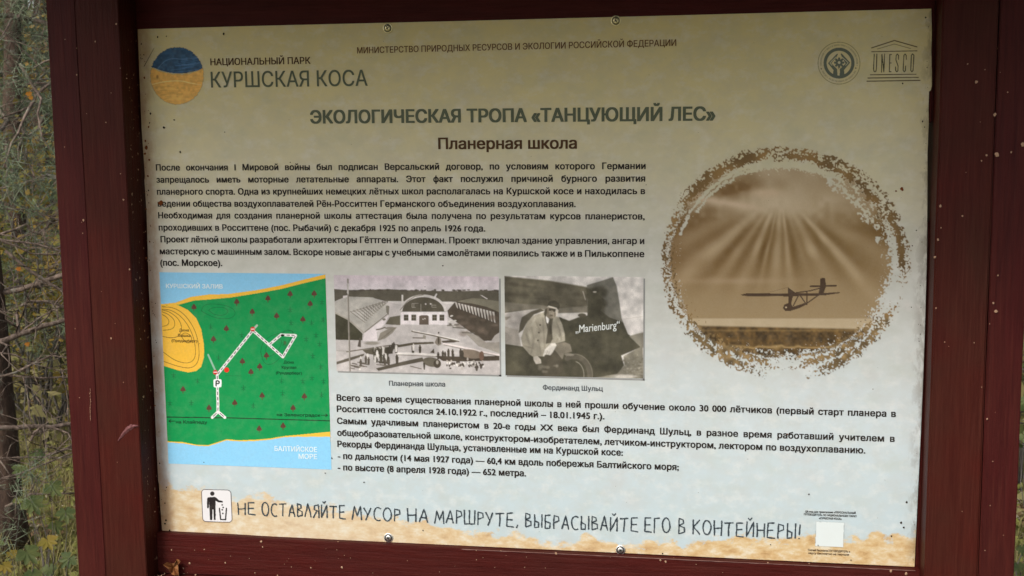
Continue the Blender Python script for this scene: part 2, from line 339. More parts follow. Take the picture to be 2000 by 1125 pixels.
def slogan(word, x0, y0, x1, y1, cap):
    (X0, Z0), (X1, Z1) = P(x0, y0), P(x1, y1); hh = abs(P(x0, y0-cap)[1]-Z0)
    gap = .17; tot = sum(GL[c][0] for c in word)+gap*(len(word)-1); k = (X1-X0)/tot
    v, f = [], []; cx = 0; wd = .00105
    for c in word:
        w, strokes = GL[c]; jy = random.uniform(-.04, .04); jh = random.uniform(.94, 1.06)
        for st in strokes:
            pts = []
            for (a, b), (c2, d2) in zip(st, st[1:]):
                m = max(2, int(math.hypot(a-c2, b-d2)*9))
                pts += [(a+(c2-a)*i/m, b+(d2-b)*i/m) for i in range(m)]
            pts.append(st[-1])
            q = []
            for a, b in pts:
                u = (cx+a)*k; zz = (b*jh+jy)*hh
                nn = noise.noise_vector(Vector((u*120+cx*7, zz*120, cx)))
                q.append(Vector((X0+u+nn.x*.0006, 0, Z0+(Z1-Z0)*(u/(X1-X0))+zz+nn.y*.0006)))
            for i, p in enumerate(q):
                t = (q[min(i+1, len(q)-1)]-q[max(i-1, 0)]).normalized(); pr = Vector((-t.z, 0, t.x))
                ww = wd*(.75+.55*random.random()); 
                v += [p+pr*ww+Vector((0, -.0007, 0)), p-pr*ww+Vector((0, -.0007, 0))]
                if i: j = len(v); f.append((j-4, j-3, j-1, j-2))
        cx += w+gap
    return sub(mesh('slogan_word', v, f, I_CHALK), label='hand drawn word "%s"' % word.strip(',!'))
def sb(x): return 1004.5+(x-465)*(1052.5-1004.5)/(1562-465)
for w, a, b in [('НЕ',465,499),('ОСТАВЛЯЙТЕ',512,675),('МУСОР',688,782),('НА',796,836),('МАРШРУТЕ,',849,1012),('ВЫБРАСЫВАЙТЕ',1026,1246),('ЕГО',1259,1309),('В',1325,1338),('КОНТЕЙНЕРЫ!',1353,1563)]:
    slogan(w, a, sb(a), b, sb(b), 24.5+5*(a-465)/1100)
# ------------------------------------------------------------------ printed pictures, drawn in code
def vnoise(h, w, sc, seed=0):
    r = np.random.default_rng(seed); gh, gw = int(h/sc)+3, int(w/sc)+3; g = r.random((gh, gw))
    y = np.arange(h)/sc; x = np.arange(w)/sc; yi = y.astype(int); xi = x.astype(int); fy = y-yi; fx = x-xi
    fy = (fy*fy*(3-2*fy))[:, None]; fx = (fx*fx*(3-2*fx))[None]
    return (g[yi][:, xi]*(1-fy)+g[yi+1][:, xi]*fy)*(1-fx)+(g[yi][:, xi+1]*(1-fy)+g[yi+1][:, xi+1]*fy)*fx
class Ras:
    """a small picture raster; coordinates are given as (zoomed - offset)/scale"""
    def __init__(s, x0, y0, x1, y1, ss, ox=0, oy=0, sc=1.0):
        s.x0, s.y0, s.ss = x0, y0, ss; s.w = int((x1-x0)*ss); s.h = int((y1-y0)*ss)
        s.c = np.zeros((s.h, s.w, 3)); s.a = np.zeros((s.h, s.w)); s.ox, s.oy, s.sc = ox, oy, sc
        s.X, s.Y = np.meshgrid(np.arange(s.w)+.5, np.arange(s.h)+.5)
    def q(s, p): return ((p[0]/s.sc+s.ox-s.x0)*s.ss, (p[1]/s.sc+s.oy-s.y0)*s.ss)
    def put(s, m, col, sl=None):
        sl = sl or (slice(None), slice(None)); col = np.asarray(col, float)
        if col.ndim == 3 and col.shape[:2] == (s.h, s.w): col = col[sl]
        s.c[sl] = s.c[sl]*(1-m[..., None])+col*m[..., None]; s.a[sl] = np.maximum(s.a[sl], m)
    def box(s, pts, pad):
        xs = [p[0] for p in pts]; ys = [p[1] for p in pts]
        return (slice(max(0, int(min(ys)-pad)), min(s.h, int(max(ys)+pad)+1)), slice(max(0, int(min(xs)-pad)), min(s.w, int(max(xs)+pad)+1)))
    def pmask(s, pts, sl):
        X, Y = s.X[sl], s.Y[sl]; m = np.zeros(X.shape, bool)
        for (a, b), (c, d) in zip(pts, pts[1:]+pts[:1]):
            if b == d: continue
            m ^= ((b > Y) != (d > Y)) & (X < (c-a)*(Y-b)/(d-b)+a)
        return m
    def poly(s, pts, col, al=1.0, wob=0):
        pts = [s.q(p) for p in pts]; sl = s.box(pts, 2)
        if s.X[sl].size: s.put(s.pmask(pts, sl)*al, col, sl)
    def line(s, pts, w, col, al=1.0, soft=.7):
        pts = [s.q(p) for p in pts]; w = w/s.sc*s.ss/2
        sl = s.box(pts, w+3); X, Y = s.X[sl], s.Y[sl]
        if not X.size: return
        D = np.full(X.shape, 1e9)
        for (a, b), (c, d) in zip(pts, pts[1:]):
            L = (c-a)**2+(d-b)**2+1e-9; t = np.clip(((X-a)*(c-a)+(Y-b)*(d-b))/L, 0, 1)
            D = np.minimum(D, np.hypot(X-a-t*(c-a), Y-b-t*(d-b)))
        s.put(np.clip((w-D)/soft+.5, 0, 1)*al, col, sl)
    def ell(s, cx, cy, rx, ry, col, al=1.0, rot=0, soft=.03, a0=None):
        c, d = s.q((cx, cy)); rx = rx/s.sc*s.ss; ry = ry/s.sc*s.ss; R = max(rx, ry)*(1+soft)+2; sl = s.box([(c-R, d-R), (c+R, d+R)], 0)
        X, Y = s.X[sl]-c, s.Y[sl]-d
        if not X.size: return
        r = math.radians(rot); u = (X*math.cos(r)+Y*math.sin(r))/rx; v = (-X*math.sin(r)+Y*math.cos(r))/ry
        s.put(np.clip((1-np.hypot(u, v))/soft+.5, 0, 1)*al, col, sl)
    def ring(s, cx, cy, r, w, col, al=1.0):
        s.line([(cx+r*math.cos(i*math.pi/30), cy+r*math.sin(i*math.pi/30)) for i in range(61)], w, col, al)
    def blur(s, k):
        for _ in range(2):
            for ax in (0, 1):
                s.c = sum(np.roll(s.c, i, ax) for i in range(-k, k+1))/(2*k+1)
    def grain(s, amp, sc=1.6, seed=1):
        if sc < 2:
            g_ = np.random.default_rng(seed).normal(size=(s.h, s.w)); g_ = (g_+np.roll(g_, 1, 0)+np.roll(g_, 1, 1)+np.roll(np.roll(g_, 1, 0), 1, 1))/2; s.c *= (1+amp*g_)[..., None]
        else: s.c *= (1+amp*(vnoise(s.h, s.w, sc*s.ss, seed)-.5)*2)[..., None]
def patch(name, R, corners, ref, step=1.05, lift=.00035, label=None, alb=.56, rect=True):
    """ink on the panel: corners in photo pixels; R holds print colours as seen next to paper of grey value ref"""
    q = [P(*c) for c in corners]; xs = [a[0] for a in q]; zs = [a[1] for a in q]
    if rect: X0, X1, Z1, Z0 = (xs[0]+xs[3])/2, (xs[1]+xs[2])/2, (zs[0]+zs[1])/2, (zs[2]+zs[3])/2
    else: X0, X1, Z1, Z0 = min(xs), max(xs), max(zs), min(zs)
    d = step/1245.; nx, nz = int((X1-X0)/d)+1, int((Z1-Z0)/d)+1
    gx, gz = np.meshgrid(np.linspace(X0, X1, nx), np.linspace(Z1, Z0, nz))
    u, v = to_px(gx, gz)
    if rect:   # unwarp so that picture corners land on rectangle corners
        pass
    fx = np.clip((u-R.x0)*R.ss-.5, 0, R.w-1.001); fy = np.clip((v-R.y0)*R.ss-.5, 0, R.h-1.001)
    xi, yi = fx.astype(int), fy.astype(int); fx = (fx-xi)[..., None]; fy = (fy-yi)[..., None]
    full = np.dstack([R.c, R.a])
    c = (full[yi, xi]*(1-fx)+full[yi, xi+1]*fx)*(1-fy)+(full[yi+1, xi]*(1-fx)+full[yi+1, xi+1]*fx)*fy
    rgb = lin(np.clip(c[..., :3], 0, 255))/lin(ref)*alb; rgba = np.dstack([np.clip(rgb, 0, .9), c[..., 3]])
    idx = np.arange(nx*nz).reshape(nz, nx); A = c[..., 3]
    keep = np.maximum(np.maximum(A[:-1, :-1], A[1:, :-1]), np.maximum(A[:-1, 1:], A[1:, 1:])) > .02
    F = np.stack([idx[:-1, :-1], idx[1:, :-1], idx[1:, 1:], idx[:-1, 1:]], -1)[keep]
    used = np.unique(F); rem = np.full(nx*nz, -1); rem[used] = np.arange(len(used)); F = rem[F]
    co = np.stack([gx.ravel()[used], np.full(len(used), -lift), gz.ravel()[used]], 1)
    me = bpy.data.meshes.new(name); me.vertices.add(len(co)); me.vertices.foreach_set('co', co.astype(np.float32).ravel())
    me.loops.add(F.size); me.loops.foreach_set('vertex_index', F.astype(np.int32).ravel())
    me.polygons.add(len(F)); me.polygons.foreach_set('loop_start', np.arange(0, F.size, 4, dtype=np.int32)); me.polygons.foreach_set('loop_total', np.full(len(F), 4, np.int32))
    me.update(calc_edges=True)
    at_ = me.color_attributes.new('ink', 'FLOAT_COLOR', 'POINT'); at_.data.foreach_set('color', rgba.reshape(-1, 4)[used].astype(np.float32).ravel())
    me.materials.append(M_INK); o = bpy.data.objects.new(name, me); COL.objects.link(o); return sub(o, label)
# --- park logo
def smooth(p, n=3):
    for _ in range(n): p = [p[0]]+[q for a, b in zip(p, p[1:]) for q in ((.75*a[0]+.25*b[0], .75*a[1]+.25*b[1]), (.25*a[0]+.75*b[0], .25*a[1]+.75*b[1]))]+[p[-1]]
    return p
R = Ras(288, 86, 404, 210, 2, 260, 40, 4.0)
t = vnoise(R.h, R.w, 9, 3); t2 = vnoise(R.h, R.w, 3, 4); st = vnoise(R.h, R.w, 40, 5)
ex = (R.X-(346-288)*2)/(52.2*2); ey = (R.Y-(148-86)*2)/(56*2); rr = np.hypot(ex, ey)+.04*(t2-.5)
xx = R.X/2+288; yy = R.Y/2+86
cut = 132+11.5*np.clip(1-((xx-350)/50)**2, 0, 1)
blue = (rr < 1) & (yy < cut); sand = (rr < 1) & (yy > cut+1.5+2.5*(t-.3)-np.clip((xx-360)/40, 0, 1)*2)
bl = np.array([34, 58, 78])*(.85+.35*t)[..., None]
sd_ = np.array([172, 130, 64])*(.90+.16*t+.06*t2)[..., None]
R.put(blue*1., bl); R.put(sand*1., sd_); keep_ = R.a.copy()
rl = random.Random(2)
for k in range(7):
    y = 285+k*17; x0 = 330+rl.uniform(-40, 60); x1 = 500+rl.uniform(-30, 25); R.line(smooth([(x0, y+18), ((x0+x1)/2, y+8+rl.uniform(-8, 8)), (x1, y-8)], 2), rl.uniform(3, 7), (66, 100, 134), .55, soft=2)
R.line(smooth([(190,380),(240,320),(300,295),(400,305),(500,290)], 2), 4, (92,122,150), .6, soft=2); R.line(smooth([(380,345),(440,350),(520,330)], 2), 4, (92,122,150), .6, soft=2)
R.line(smooth([(150,500),(250,475),(380,470),(440,488),(530,503)], 2), 5, (206,178,120), .85, soft=2)
for k in range(9):
    y = 505+k*14; x0 = 160+k*10; R.line(smooth([(x0, y+8), (x0+60, y-4+rl.uniform(-6,6)), (x0+150+rl.uniform(-30,40), y+rl.uniform(-8,8))], 2), rl.uniform(3, 6), rl.choice(((196,172,98),(150,112,52),(186,152,80))), .55, soft=2)
for k in range(7): R.line([(400+rl.uniform(-60,60), 400+k*26), (520, 410+k*24+rl.uniform(-10,10))], rl.uniform(5,10), rl.choice(((156,112,54),(184,146,78))), .4, soft=4)
R.ell(190,440,9,14,(110,74,36),.7,soft=.6); R.a = keep_
patch('park_logo', R, [(288,86),(404,86),(404,210),(288,210)], (144,143,138), label='round logo of blue sky over yellow sand', rect=False)
# --- heritage emblem and temple logo
R = Ras(1590, 70, 1805, 170, 4, 1560, 60, 7.692); G1, G2 = (62, 66, 54), (58, 46, 24)
R.ring(605, 487, 315, 7, (92, 84, 40)); R.ring(605, 487, 209, 46, G1)
R.poly([(512,690),(522,590),(440,488),(575,345),(590,350),(560,410),(505,470),(490,490),(575,575),(583,690)], G1)
R.poly([(615,690),(618,575),(700,500),(702,490),(655,410),(630,350),(645,342),(772,480),(680,590),(690,690)], G1)
R.line([(560,395),(468,486),(500,520)], 9, (140,134,104)); R.line([(650,395),(742,482),(705,520)], 9, (140,134,104))
R.line([(500,430),(480,480),(540,540)], 7, (140,134,104), .5)
R.ell(607, 480, 52, 52, G1); R.ell(607, 480, 20, 22, (140,134,104))
for k in range(8):
    a = k*math.pi/4+.0; R.ell(607+62*math.cos(a), 480+62*math.sin(a), 17, 17, G1)
R.line([(600,500),(600,570)], 9, G1)
random.seed(5)
for k in range(150):
    a = math.radians(k*2.4)
    if abs((math.degrees(a) % 360)-163) < 9 or abs((math.degrees(a) % 360)-17) < 9: continue
    if random.random() < .8:
        c_, s_ = math.cos(a), math.sin(a); h_ = random.choice((7, 9, 10)); ca = 273
        R.line([(605+(ca-h_)*c_, 487+(ca-h_)*s_), (605+(ca+h_)*c_, 487+(ca+h_)*s_)], 5, (104, 98, 70), .8)
R.ell(338, 572, 10, 10, G2); R.ell(856, 562, 10, 10, G2)
R.line([(1095,258),(1437,147),(1775,243)], 15, G2); R.line([(1180,275),(1437,200),(1680,268)], 9, (80,70,42), .85)
R.line([(1095,316),(1775,302)], 14, G2); R.line([(1075,662),(1762,654)], 13, G2); R.line([(1040,710),(1797,702)], 14, G2); R.line([(1025,758),(1822,746)], 14, G2)
for body in ([[(1134,352),(1124,575),(1130,608),(1146,618),(1160,606),(1166,575),(1174,352)]], [[(1244,622),(1250,356),(1278,618),(1290,352)]], [[(1394,358),(1368,358),(1360,616),(1386,616)],[(1366,485),(1388,485)]],
             [[(1500,430),(1500,372),(1482,350),(1464,372),(1460,440),(1492,530),(1490,600),(1474,618),(1456,600),(1454,545)]],
             [[(1616,430),(1614,370),(1598,350),(1580,370),(1568,590),(1584,618),(1602,600),(1606,530)]], [[(1710,348),(1692,370),(1682,595),(1700,618),(1718,595),(1730,370),(1710,348)]]):
    for st_ in body: R.line(st_, 14, (50, 48, 30))
patch('heritage_logos', R, [(1590,70),(1805,70),(1805,170),(1590,170)], (130,129,122), step=.62, label='hands emblem in a ring and temple shaped logo reading UNESCO', rect=False)
# --- litter pictogram
R = Ras(390, 950, 458, 1024, 4, 220, 900, 5.0)
def rrect(x0, y0, x1, y1, r):
    return [p for c, a in (((x1-r, y0+r), -90), ((x1-r, y1-r), 0), ((x0+r, y1-r), 90), ((x0+r, y0+r), 180)) for p in [(c[0]+r*math.cos(math.radians(a+t)), c[1]+r*math.sin(math.radians(a+t))) for t in range(0, 91, 10)]]
o_ = [(x-(y-280)*-.04, y+(x-870)*.03) for x, y in rrect(868, 278, 1155, 592, 34)]
K = (30, 26, 28)
R.poly(o_, (205, 208, 216)); R.line(o_+[o_[0]], 6, (60, 55, 62))
R.ell(974, 320, 21, 21, K); R.poly([(935,355),(1000,352),(1020,365),(1040,385),(1076,392),(1076,408),(1030,404),(1006,388),(1006,470),(1008,575),(988,578),(984,475),(976,475),(974,578),(952,576),(946,470),(944,390),(940,462),(924,462),(922,380),(926,362)], K)
R.line([(1044,465),(1056,572),(1104,574),(1112,465)], 13, K)
for a, b in ((1071,430),(1080,456),(1071,478),(1077,514)): R.ell(a, b, 8, 8, K)
patch('litter_pictogram', R, [(390,950),(458,950),(458,1024),(390,1024)], (185,190,196), step=.7, label='white rounded square with a figure dropping litter in a bin', rect=False)
R = Ras(1590, 1018, 1652, 1072, 2); R.poly([(1594,1018.5),(1649,1020.5),(1647,1069),(1592,1066.5)], (196, 208, 214)); R.ell(1598, 1065, 1.1, 1.1, (50,50,50), soft=.4)
patch('blank_label', R, [(1590,1018),(1652,1018),(1652,1072),(1590,1072)], (185,190,196), label='blank white square near the lower right corner', rect=False)
# --- trail map
R = Ras(312, 530, 648, 920, 3, 300, 520, 2.811)
GR, YE, BL, TR = (10, 128, 66), (212, 166, 56), (122, 178, 206), (78, 50, 38)
R.c[:] = GR; R.a[:] = 1
TL, TR_, BR, BLc = (42,37), (950,38), (968,1112), (75,1085)
coast = [(40,215),(135,212),(225,188),(310,182),(420,172),(560,150),(700,125),(830,92),(960,62)]
coast_o = [(40,208),(120,200),(205,168),(300,155),(410,152),(560,132),(700,105),(830,72),(960,40)]
R.poly([(30,20),(975,20),(975,35)]+coast_o[::-1]+[(30,215)], BL); R.poly(coast_o+coast[::-1], YE)
R.poly([(30,215),(135,213),(190,240),(235,285),(262,345),(277,430),(277,500),(262,552),(235,575),(190,583),(130,570),(60,548),(30,545)], YE)
for ln in ([(48,222),(110,226),(170,262),(225,340),(250,430),(250,520),(215,560),(150,555),(55,522)], [(48,236),(100,240),(165,285),(215,370),(232,450),(228,510),(190,535),(120,520),(52,470)],
           [(48,240),(90,250),(140,290),(158,340),(140,385),(100,395),(50,385)], [(48,250),(85,265),(120,300),(112,345),(52,352)], [(48,265),(75,280),(88,305),(75,325),(50,330)], [(150,380),(172,362),(205,378),(212,408),(190,425),(168,408),(150,380)]):
    R.line(smooth(ln), 3, (92, 66, 24), .9)
for ln in ([(262,245),(275,212),(330,205),(400,215),(440,235),(452,262),(425,288),(350,288),(290,262),(262,245)], [(302,242),(325,225),(390,225),(412,245),(395,268),(340,270),(302,242)],
           [(588,470),(598,420),(640,382),(700,365),(760,350),(772,372),(730,430),(700,500),(650,542),(605,535),(588,470)], [(620,440),(660,405),(710,400),(690,460),(640,500),(612,480),(620,440)], [(700,372),(725,348),(760,352),(765,372)]):
    R.line(smooth(ln), 3, (12, 92, 50), .9)
def tree1(x, y):
    R.poly([(x,y-20),(x+13,y-2),(x+15,y+8),(x+8,y+11),(x-8,y+11),(x-15,y+8),(x-13,y-2)], TR); R.line([(x,y+8),(x,y+21)], 4, TR)
def tree2(x, y):
    R.line([(x,y-16),(x,y+16)], 3, (14,88,48), .9); R.line([(x-12,y-4),(x+12,y-4)], 3, (14,88,48), .9); R.line([(x-9,y+10),(x,y+2),(x+9,y+10)], 3, (14,88,48), .9)
for p in ((222,224),(457,195),(628,176),(750,152),(882,150),(860,206),(542,250),(676,272),(820,292),(400,342),(329,400),(620,490),(488,522),(583,550),(535,580),(162,676),(596,710),(828,714),(446,750),(305,778),(766,778),(580,892),(711,876)): tree1(*p)
for p in ((925,198),(750,240),(755,312),(868,310),(932,294),(892,378),(838,400),(912,428),(716,425),(875,494),(918,552),(357,502),(314,332),(485,380),(110,600),(242,628),(703,628),(820,632),(870,614),(933,632),(494,668),(708,698),(922,706),(90,752),(207,752),(548,766)): tree2(*p)
R.line([(70,828),(400,832),(968,848)], 5, (20, 40, 26))
R.line([(118,850),(86,850)], 3, (10,30,16)); R.line([(96,842),(84,850),(96,858)], 3, (10,30,16)); R.line([(920,818),(954,818)], 3, (10,30,16)); R.line([(944,810),(956,818),(944,826)], 3, (10,30,16))
CO = [(70,960),(160,965),(240,980),(300,982),(345,968),(400,950),(470,955),(560,952),(640,945),(720,932),(800,925),(970,908)]
R.poly(CO+[(985,1130),(60,1130)], YE)
R.poly([(70,966),(160,972),(240,986),(300,988),(345,974),(400,956),(470,961),(560,959),(640,952),(720,938),(800,936),(970,936),(985,1130),(60,1130)], BL)
WH = (205, 205, 200)
def road(p, w=15, dash=True):
    R.line(p, w, WH)
    if dash:
        for a, b in zip(p, p[1:]):
            L = math.hypot(b[0]-a[0], b[1]-a[1]); k = max(1, int(L/26))
            for i in range(k):
                u0, u1 = (i+.2)/k, (i+.72)/k; R.line([(a[0]+(b[0]-a[0])*u0, a[1]+(b[1]-a[1])*u0), (a[0]+(b[0]-a[0])*u1, a[1]+(b[1]-a[1])*u1)], 4, (60,50,46))
R.line([(300,486),(338,570)], 10, (128,165,142)); R.line([(548,345),(568,325)], 12, (150,170,150))
road([(322,830),(354,798)]); road([(392,830),(354,798)]); road([(354,798),(350,595)]); road([(350,595),(545,352)]); road([(545,352),(710,498)]); road([(634,432),(700,376),(780,380),(710,498)])
R.ell(708, 379, 10, 6, (20,20,16)); R.ell(722, 420, 8, 10, (60,80,40), .7)
for x, y in ((545,345),(339,582)): R.ell(x, y, 13, 13, (178,44,40)); R.line([(x-8,y),(x+8,y)], 5, (225,215,210))
R.ell(401, 569, 14, 14, (196,44,30))
R.poly(rrect(330,620,373,664,6), (214,216,212)); R.line([(344,656),(344,630),(354,629),(361,634),(361,640),(354,645),(345,645)], 7, (25,28,26))
R.line([(395,600),(480,602)], 3, (10,90,48), .5); R.grain(.02, 2.2, 9)
patch('trail_map', R, [(314.5,533),(638.5,533.5),(644.5,915.5),(326.5,906.5)], (176,177,174), step=.95, label='green trail map between blue bay and blue sea')
def Z(ox, oy, sc, x, y): return x/sc+ox, y/sc+oy
def maptext(b, x0, y0, x1, y1, cap, mat, bold=.01):
    (a, c), (d, e) = Z(300,520,2.811,x0,y0), Z(300,520,2.811,x1,y1); text('map_lettering', b, a, c, d, e, cap, mat, bold, label='map lettering "%s"' % b)
maptext('КУРШСКИЙ ЗАЛИВ', 70,119,380,122,8.2, I_PALE, .03); maptext('БАЛТИЙСКОЕ', 666,1013,898,1019,9.5, I_PALE, .02); maptext('МОРЕ', 798,1056,898,1058,9.5, I_PALE, .02)
I_MB = flat('map_brown_ink', (.05, .035, .012)); I_MG = flat('map_green_ink', (.006, .05, .02))
maptext('Дюна', 142,357,195,358,5.5, I_MB); maptext('Вышка', 136,386,203,388,5.5, I_MB); maptext('(Прединберг)', 100,415,240,418,5.5, I_MB)
maptext('Дюна', 715,533,770,534,5.5, I_MG); maptext('Круглая', 705,562,784,563,5.5, I_MG); maptext('(Рундерберг)', 673,592,815,594,5.5, I_MG)
maptext('на Зеленоградск', 678,822,916,826,6, I_MG, .02); maptext('на Клайпеду', 124,862,295,864,6, I_MG, .02)
# --- photograph of the airfield
R = Ras(650, 533, 982, 740, 3, 650, 530, 5.488); rnd = random.Random(11)
R.c[:] = (172, 164, 159); R.a[:] = 1
DK, MD, LT = (66, 60, 47), (112, 104, 92), (198, 188, 184)
sky_ = np.clip(R.Y/(R.h*.2), 0, 1)[..., None]*np.array([4, 12, 8])+np.array([186, 170, 173]); R.put((R.Y < R.h*.2)*1., sky_)
R.poly([(10,188),(140,200),(400,197),(600,190),(870,207),(1300,212),(1790,204),(1790,325),(1300,325),(900,320),(560,318),(430,285),(150,268),(10,325)], (84,78,66))
for k in range(60): x = rnd.uniform(180, 1780); R.ell(x, 200+rnd.uniform(-4,8), rnd.uniform(8,25), rnd.uniform(4,10), (70,62,54), .8, soft=.3)
R.poly([(110,262),(160,255),(165,290),(110,285)], LT); R.poly([(1575,250),(1600,256),(1665,295),(1650,298)], LT)
R.poly([(560,318),(760,322),(1300,325),(1290,350),(700,350)], (188,180,174))
R.poly([(20,330),(160,270),(430,278),(520,322),(600,372),(590,440),(340,660),(180,530),(60,452),(10,440)], (162,156,147))
for k in range(11):
    u = k/10; a = (190+u*340, 430-u*105); b = (345+u*200, 545-u*190*.95)
    R.line([a, b], 6, (74,68,56), .9); R.line([a, (a[0]+150*(1-u*.6), a[1]-2)], 5, (80,74,62), .85)
    c = (a[0]+150*(1-u*.6), a[1]); R.line([b, c], 5, (86,80,68), .8)
    R.poly([a, b, (b[0]+8, b[1]-8), (a[0]+50*(1-u), a[1])], (200,192,184), .5)
R.poly([(340,660),(600,470),(560,560),(470,650),(480,745),(320,748)], (200,189,187))
R.poly([(590,365),(608,375),(600,470),(575,440),(570,372)], (90,84,72), .8); R.ell(550,515,18,12,(90,84,70),.8)
R.poly([(28,455),(90,478),(165,525),(240,590),(320,668),(315,738),(28,732)], (60,57,43)); R.line([(25,442),(165,515),(330,655)], 16, (150,142,130))
R.line([(345,650),(590,455)], 8, (96,90,78))
R.poly([(565,565),(612,490),(722,472),(722,575),(640,572)], (88,82,68)); R.poly([(738,250),(756,250),(756,370),(738,370)], (196,188,180))
pts = [(970+250*math.cos(math.radians(a)), 430-182*math.sin(math.radians(a))) for a in range(0, 181, 6)]
R.poly(pts, (182,174,168)); R.poly([(725+500*0,432),(1215,432)]+[(970+225*math.cos(math.radians(a)), 436-160*math.sin(math.radians(a))) for a in range(0, 181, 6)], (76,70,58))
R.line([(722,415),(800,320),(880,268),(970,252)], 8, (110,102,90)); R.poly([(1080,280),(1108,236),(1122,240),(1095,296)], (198,190,186))
R.poly([(730,436),(1228,436),(1232,572),(730,570)], (200,190,188))
for x in (762, 844, 1066, 1146): R.poly([(x,464),(x+49,464),(x+49,526),(x,526)], (64,58,46)); R.line([(x,494),(x+49,494)], 4, (140,132,124)); R.line([(x+25,464),(x+25,526)], 3, (120,112,104))
R.poly([(928,480),(950,470),(1012,470),(1029,480),(1029,570),(928,570)], (84,72,62)); R.ell(968,512,6,6,LT); R.ell(988,506,6,6,LT)
for p in ([(850,345),(850,386),(888,386)],[(850,345),(918,342)],[(870,345),(870,384)],[(1062,345),(1062,384),(1110,384)],[(1062,362),(1108,362)],[(945,350),(945,425)]): R.line(p, 5, (160,152,142), .9)
R.ell(996,350,9,9,LT); R.ell(1048,348,8,8,LT)
R.poly([(1230,420),(1305,335),(1400,295),(1500,285),(1640,300),(1790,322),(1790,650),(1735,690),(1700,742),(1620,745),(1540,690),(1470,645),(1350,560),(1245,490)], (70,61,51))
R.poly([(1375,310),(1500,285),(1640,300),(1790,322),(1790,440),(1650,380),(1500,345),(1330,325)], (112,106,90))
for k in range(13):
    u = k/12; x = 1322+u*400; y = 340+u*100; R.poly([(x-14,y-10),(x+10,y-6),(x+22,y+60+u*55),(x+8,y+48+u*55)], (186,178,170), .92)
    R.line([(x+28,y),(x+30,y+70)], 9, (50,44,36), .9)
for k in range(16): R.ell(rnd.uniform(1300,1760), rnd.uniform(480,690), rnd.uniform(15,50), rnd.uniform(10,30), (104,90,78), .45, soft=.8)
R.poly([(1640,740),(1700,745),(1740,690),(1785,655),(1785,760)], (160,152,144)); R.poly([(1400,640),(1560,690),(1640,760),(1790,760),(1790,880),(1560,800)], (132,124,112), .75)
for p in ([(1290,600),(1420,610)],[(1390,655),(1520,660)],[(1230,580),(1350,570)]): R.line(p, 14, (90,84,74), .8)
for k in range(10): R.ell(rnd.uniform(1230,1340), rnd.uniform(470,600), 14, 7, rnd.choice(((70,64,54),(195,188,180))), .9, soft=.4)
R.poly([(480,745),(510,660),(590,620),(690,595),(640,660),(560,720)], (124,116,104)); R.ell(620,608,60,14,(110,102,90),.8); R.line([(470,625),(520,615),(560,600)], 12, (80,74,62)); R.ell(420,770,80,18,(122,115,103),.8,soft=.5)
for k in range(7): R.line([(500+k*14,735-k*10),(600+k*10,660-k*8)], 4, (90,84,72), .6)
R.poly([(265,805),(285,715),(302,715),(302,812)], (78,70,62))
R.poly([(690,790),(860,762),(1080,755),(1085,775),(880,785),(700,815)], (74,67,55)); R.poly([(1165,745),(1280,735),(1350,750),(1300,762),(1180,765)], (70,62,54))
R.line([(850,642),(1050,680),(1350,748)], 16, (88,80,68)); R.line([(860,636),(1060,674),(1360,742)], 9, (208,200,192)); R.line([(1190,775),(1400,815),(1600,860),(1785,898)], 19, (205,192,186)); R.line([(1190,787),(1600,874),(1785,910)], 5, (90,82,72))
R.poly([(1090,765),(1120,700),(1160,720),(1165,780),(1130,798)], (120,110,98)); R.ell(1135,740,10,40,(66,58,48)); R.ell(1135,658,8,10,(60,52,44)); R.line([(860,712),(990,715)], 10, (80,72,60)); R.poly([(970,680),(1000,690),(995,730),(965,710)], (130,122,110))
R.line([(150,862),(330,835),(560,800),(700,785)], 10, (86,78,66)); R.line([(40,850),(160,855)], 5, (140,132,122)); R.poly([(40,970),(180,925),(340,880),(330,905),(190,955),(40,998)], (84,77,66)); R.poly([(320,845),(420,828),(600,808),(600,860),(470,900),(360,880)], (82,75,62))
R.line([(690,880),(900,880),(1110,900)], 22, (204,196,188)); R.line([(690,893),(1110,914)], 5, (96,88,76))
R.poly([(465,1040),(490,1066),(730,1012),(980,962),(960,922),(700,978)], (78,71,60)); R.ell(1060,972,95,50,(92,85,72),rot=10); R.ell(1120,990,40,45,(64,56,46)); R.ell(1120,975,14,22,(180,172,160),.7); R.poly([(968,980),(990,980),(988,1055),(975,1050)], (62,56,46)); R.poly([(480,960),(620,975),(600,992),(500,985)], (70,64,54)); R.line([(830,1015),(950,1045)], 8, (90,82,70))
R.poly([(1100,905),(1400,915),(1785,905),(1785,955),(1400,965),(1180,960)], (66,57,47)); R.ell(1480,885,125,48,(118,104,90),rot=8); R.ell(1595,905,26,50,(104,80,66))
R.poly([(1045,870),(1085,825),(1090,878)], (70,62,52))
def man(x, y, h, c): R.ell(x, y+h*.1, h*.1, h*.12, c, soft=.3); R.poly([(x-h*.17,y+h*.2),(x+h*.17,y+h*.2),(x+h*.13,y+h),(x-h*.13,y+h)], c)
for k in range(34): man(rnd.uniform(430,600), rnd.uniform(800,920), rnd.uniform(60,95), rnd.choice(((60,54,44),(72,66,54),(60,54,44),(188,180,172))))
for x, y in ((640,770),(655,760),(680,785),(630,790),(610,790),(860,780),(935,790),(1180,850),(1240,830),(1285,835),(1370,830),(1130,865),(1205,860),(1390,850),(1290,870),(690,900),(685,890)): man(x, y, rnd.uniform(70,95), (62,55,46))
for x, y in ((475,845),(570,880),(375,880),(300,910),(680,790),(865,775),(455,900),(290,985)): man(x, y, 75, (200,192,184))
for x, y in ((355,905),(385,920),(300,940),(560,930),(600,930)): man(x, y, 80, (80,72,62)); R.line([(x,y+80),(x-90,y+68)], 9, (96,88,78), .9)
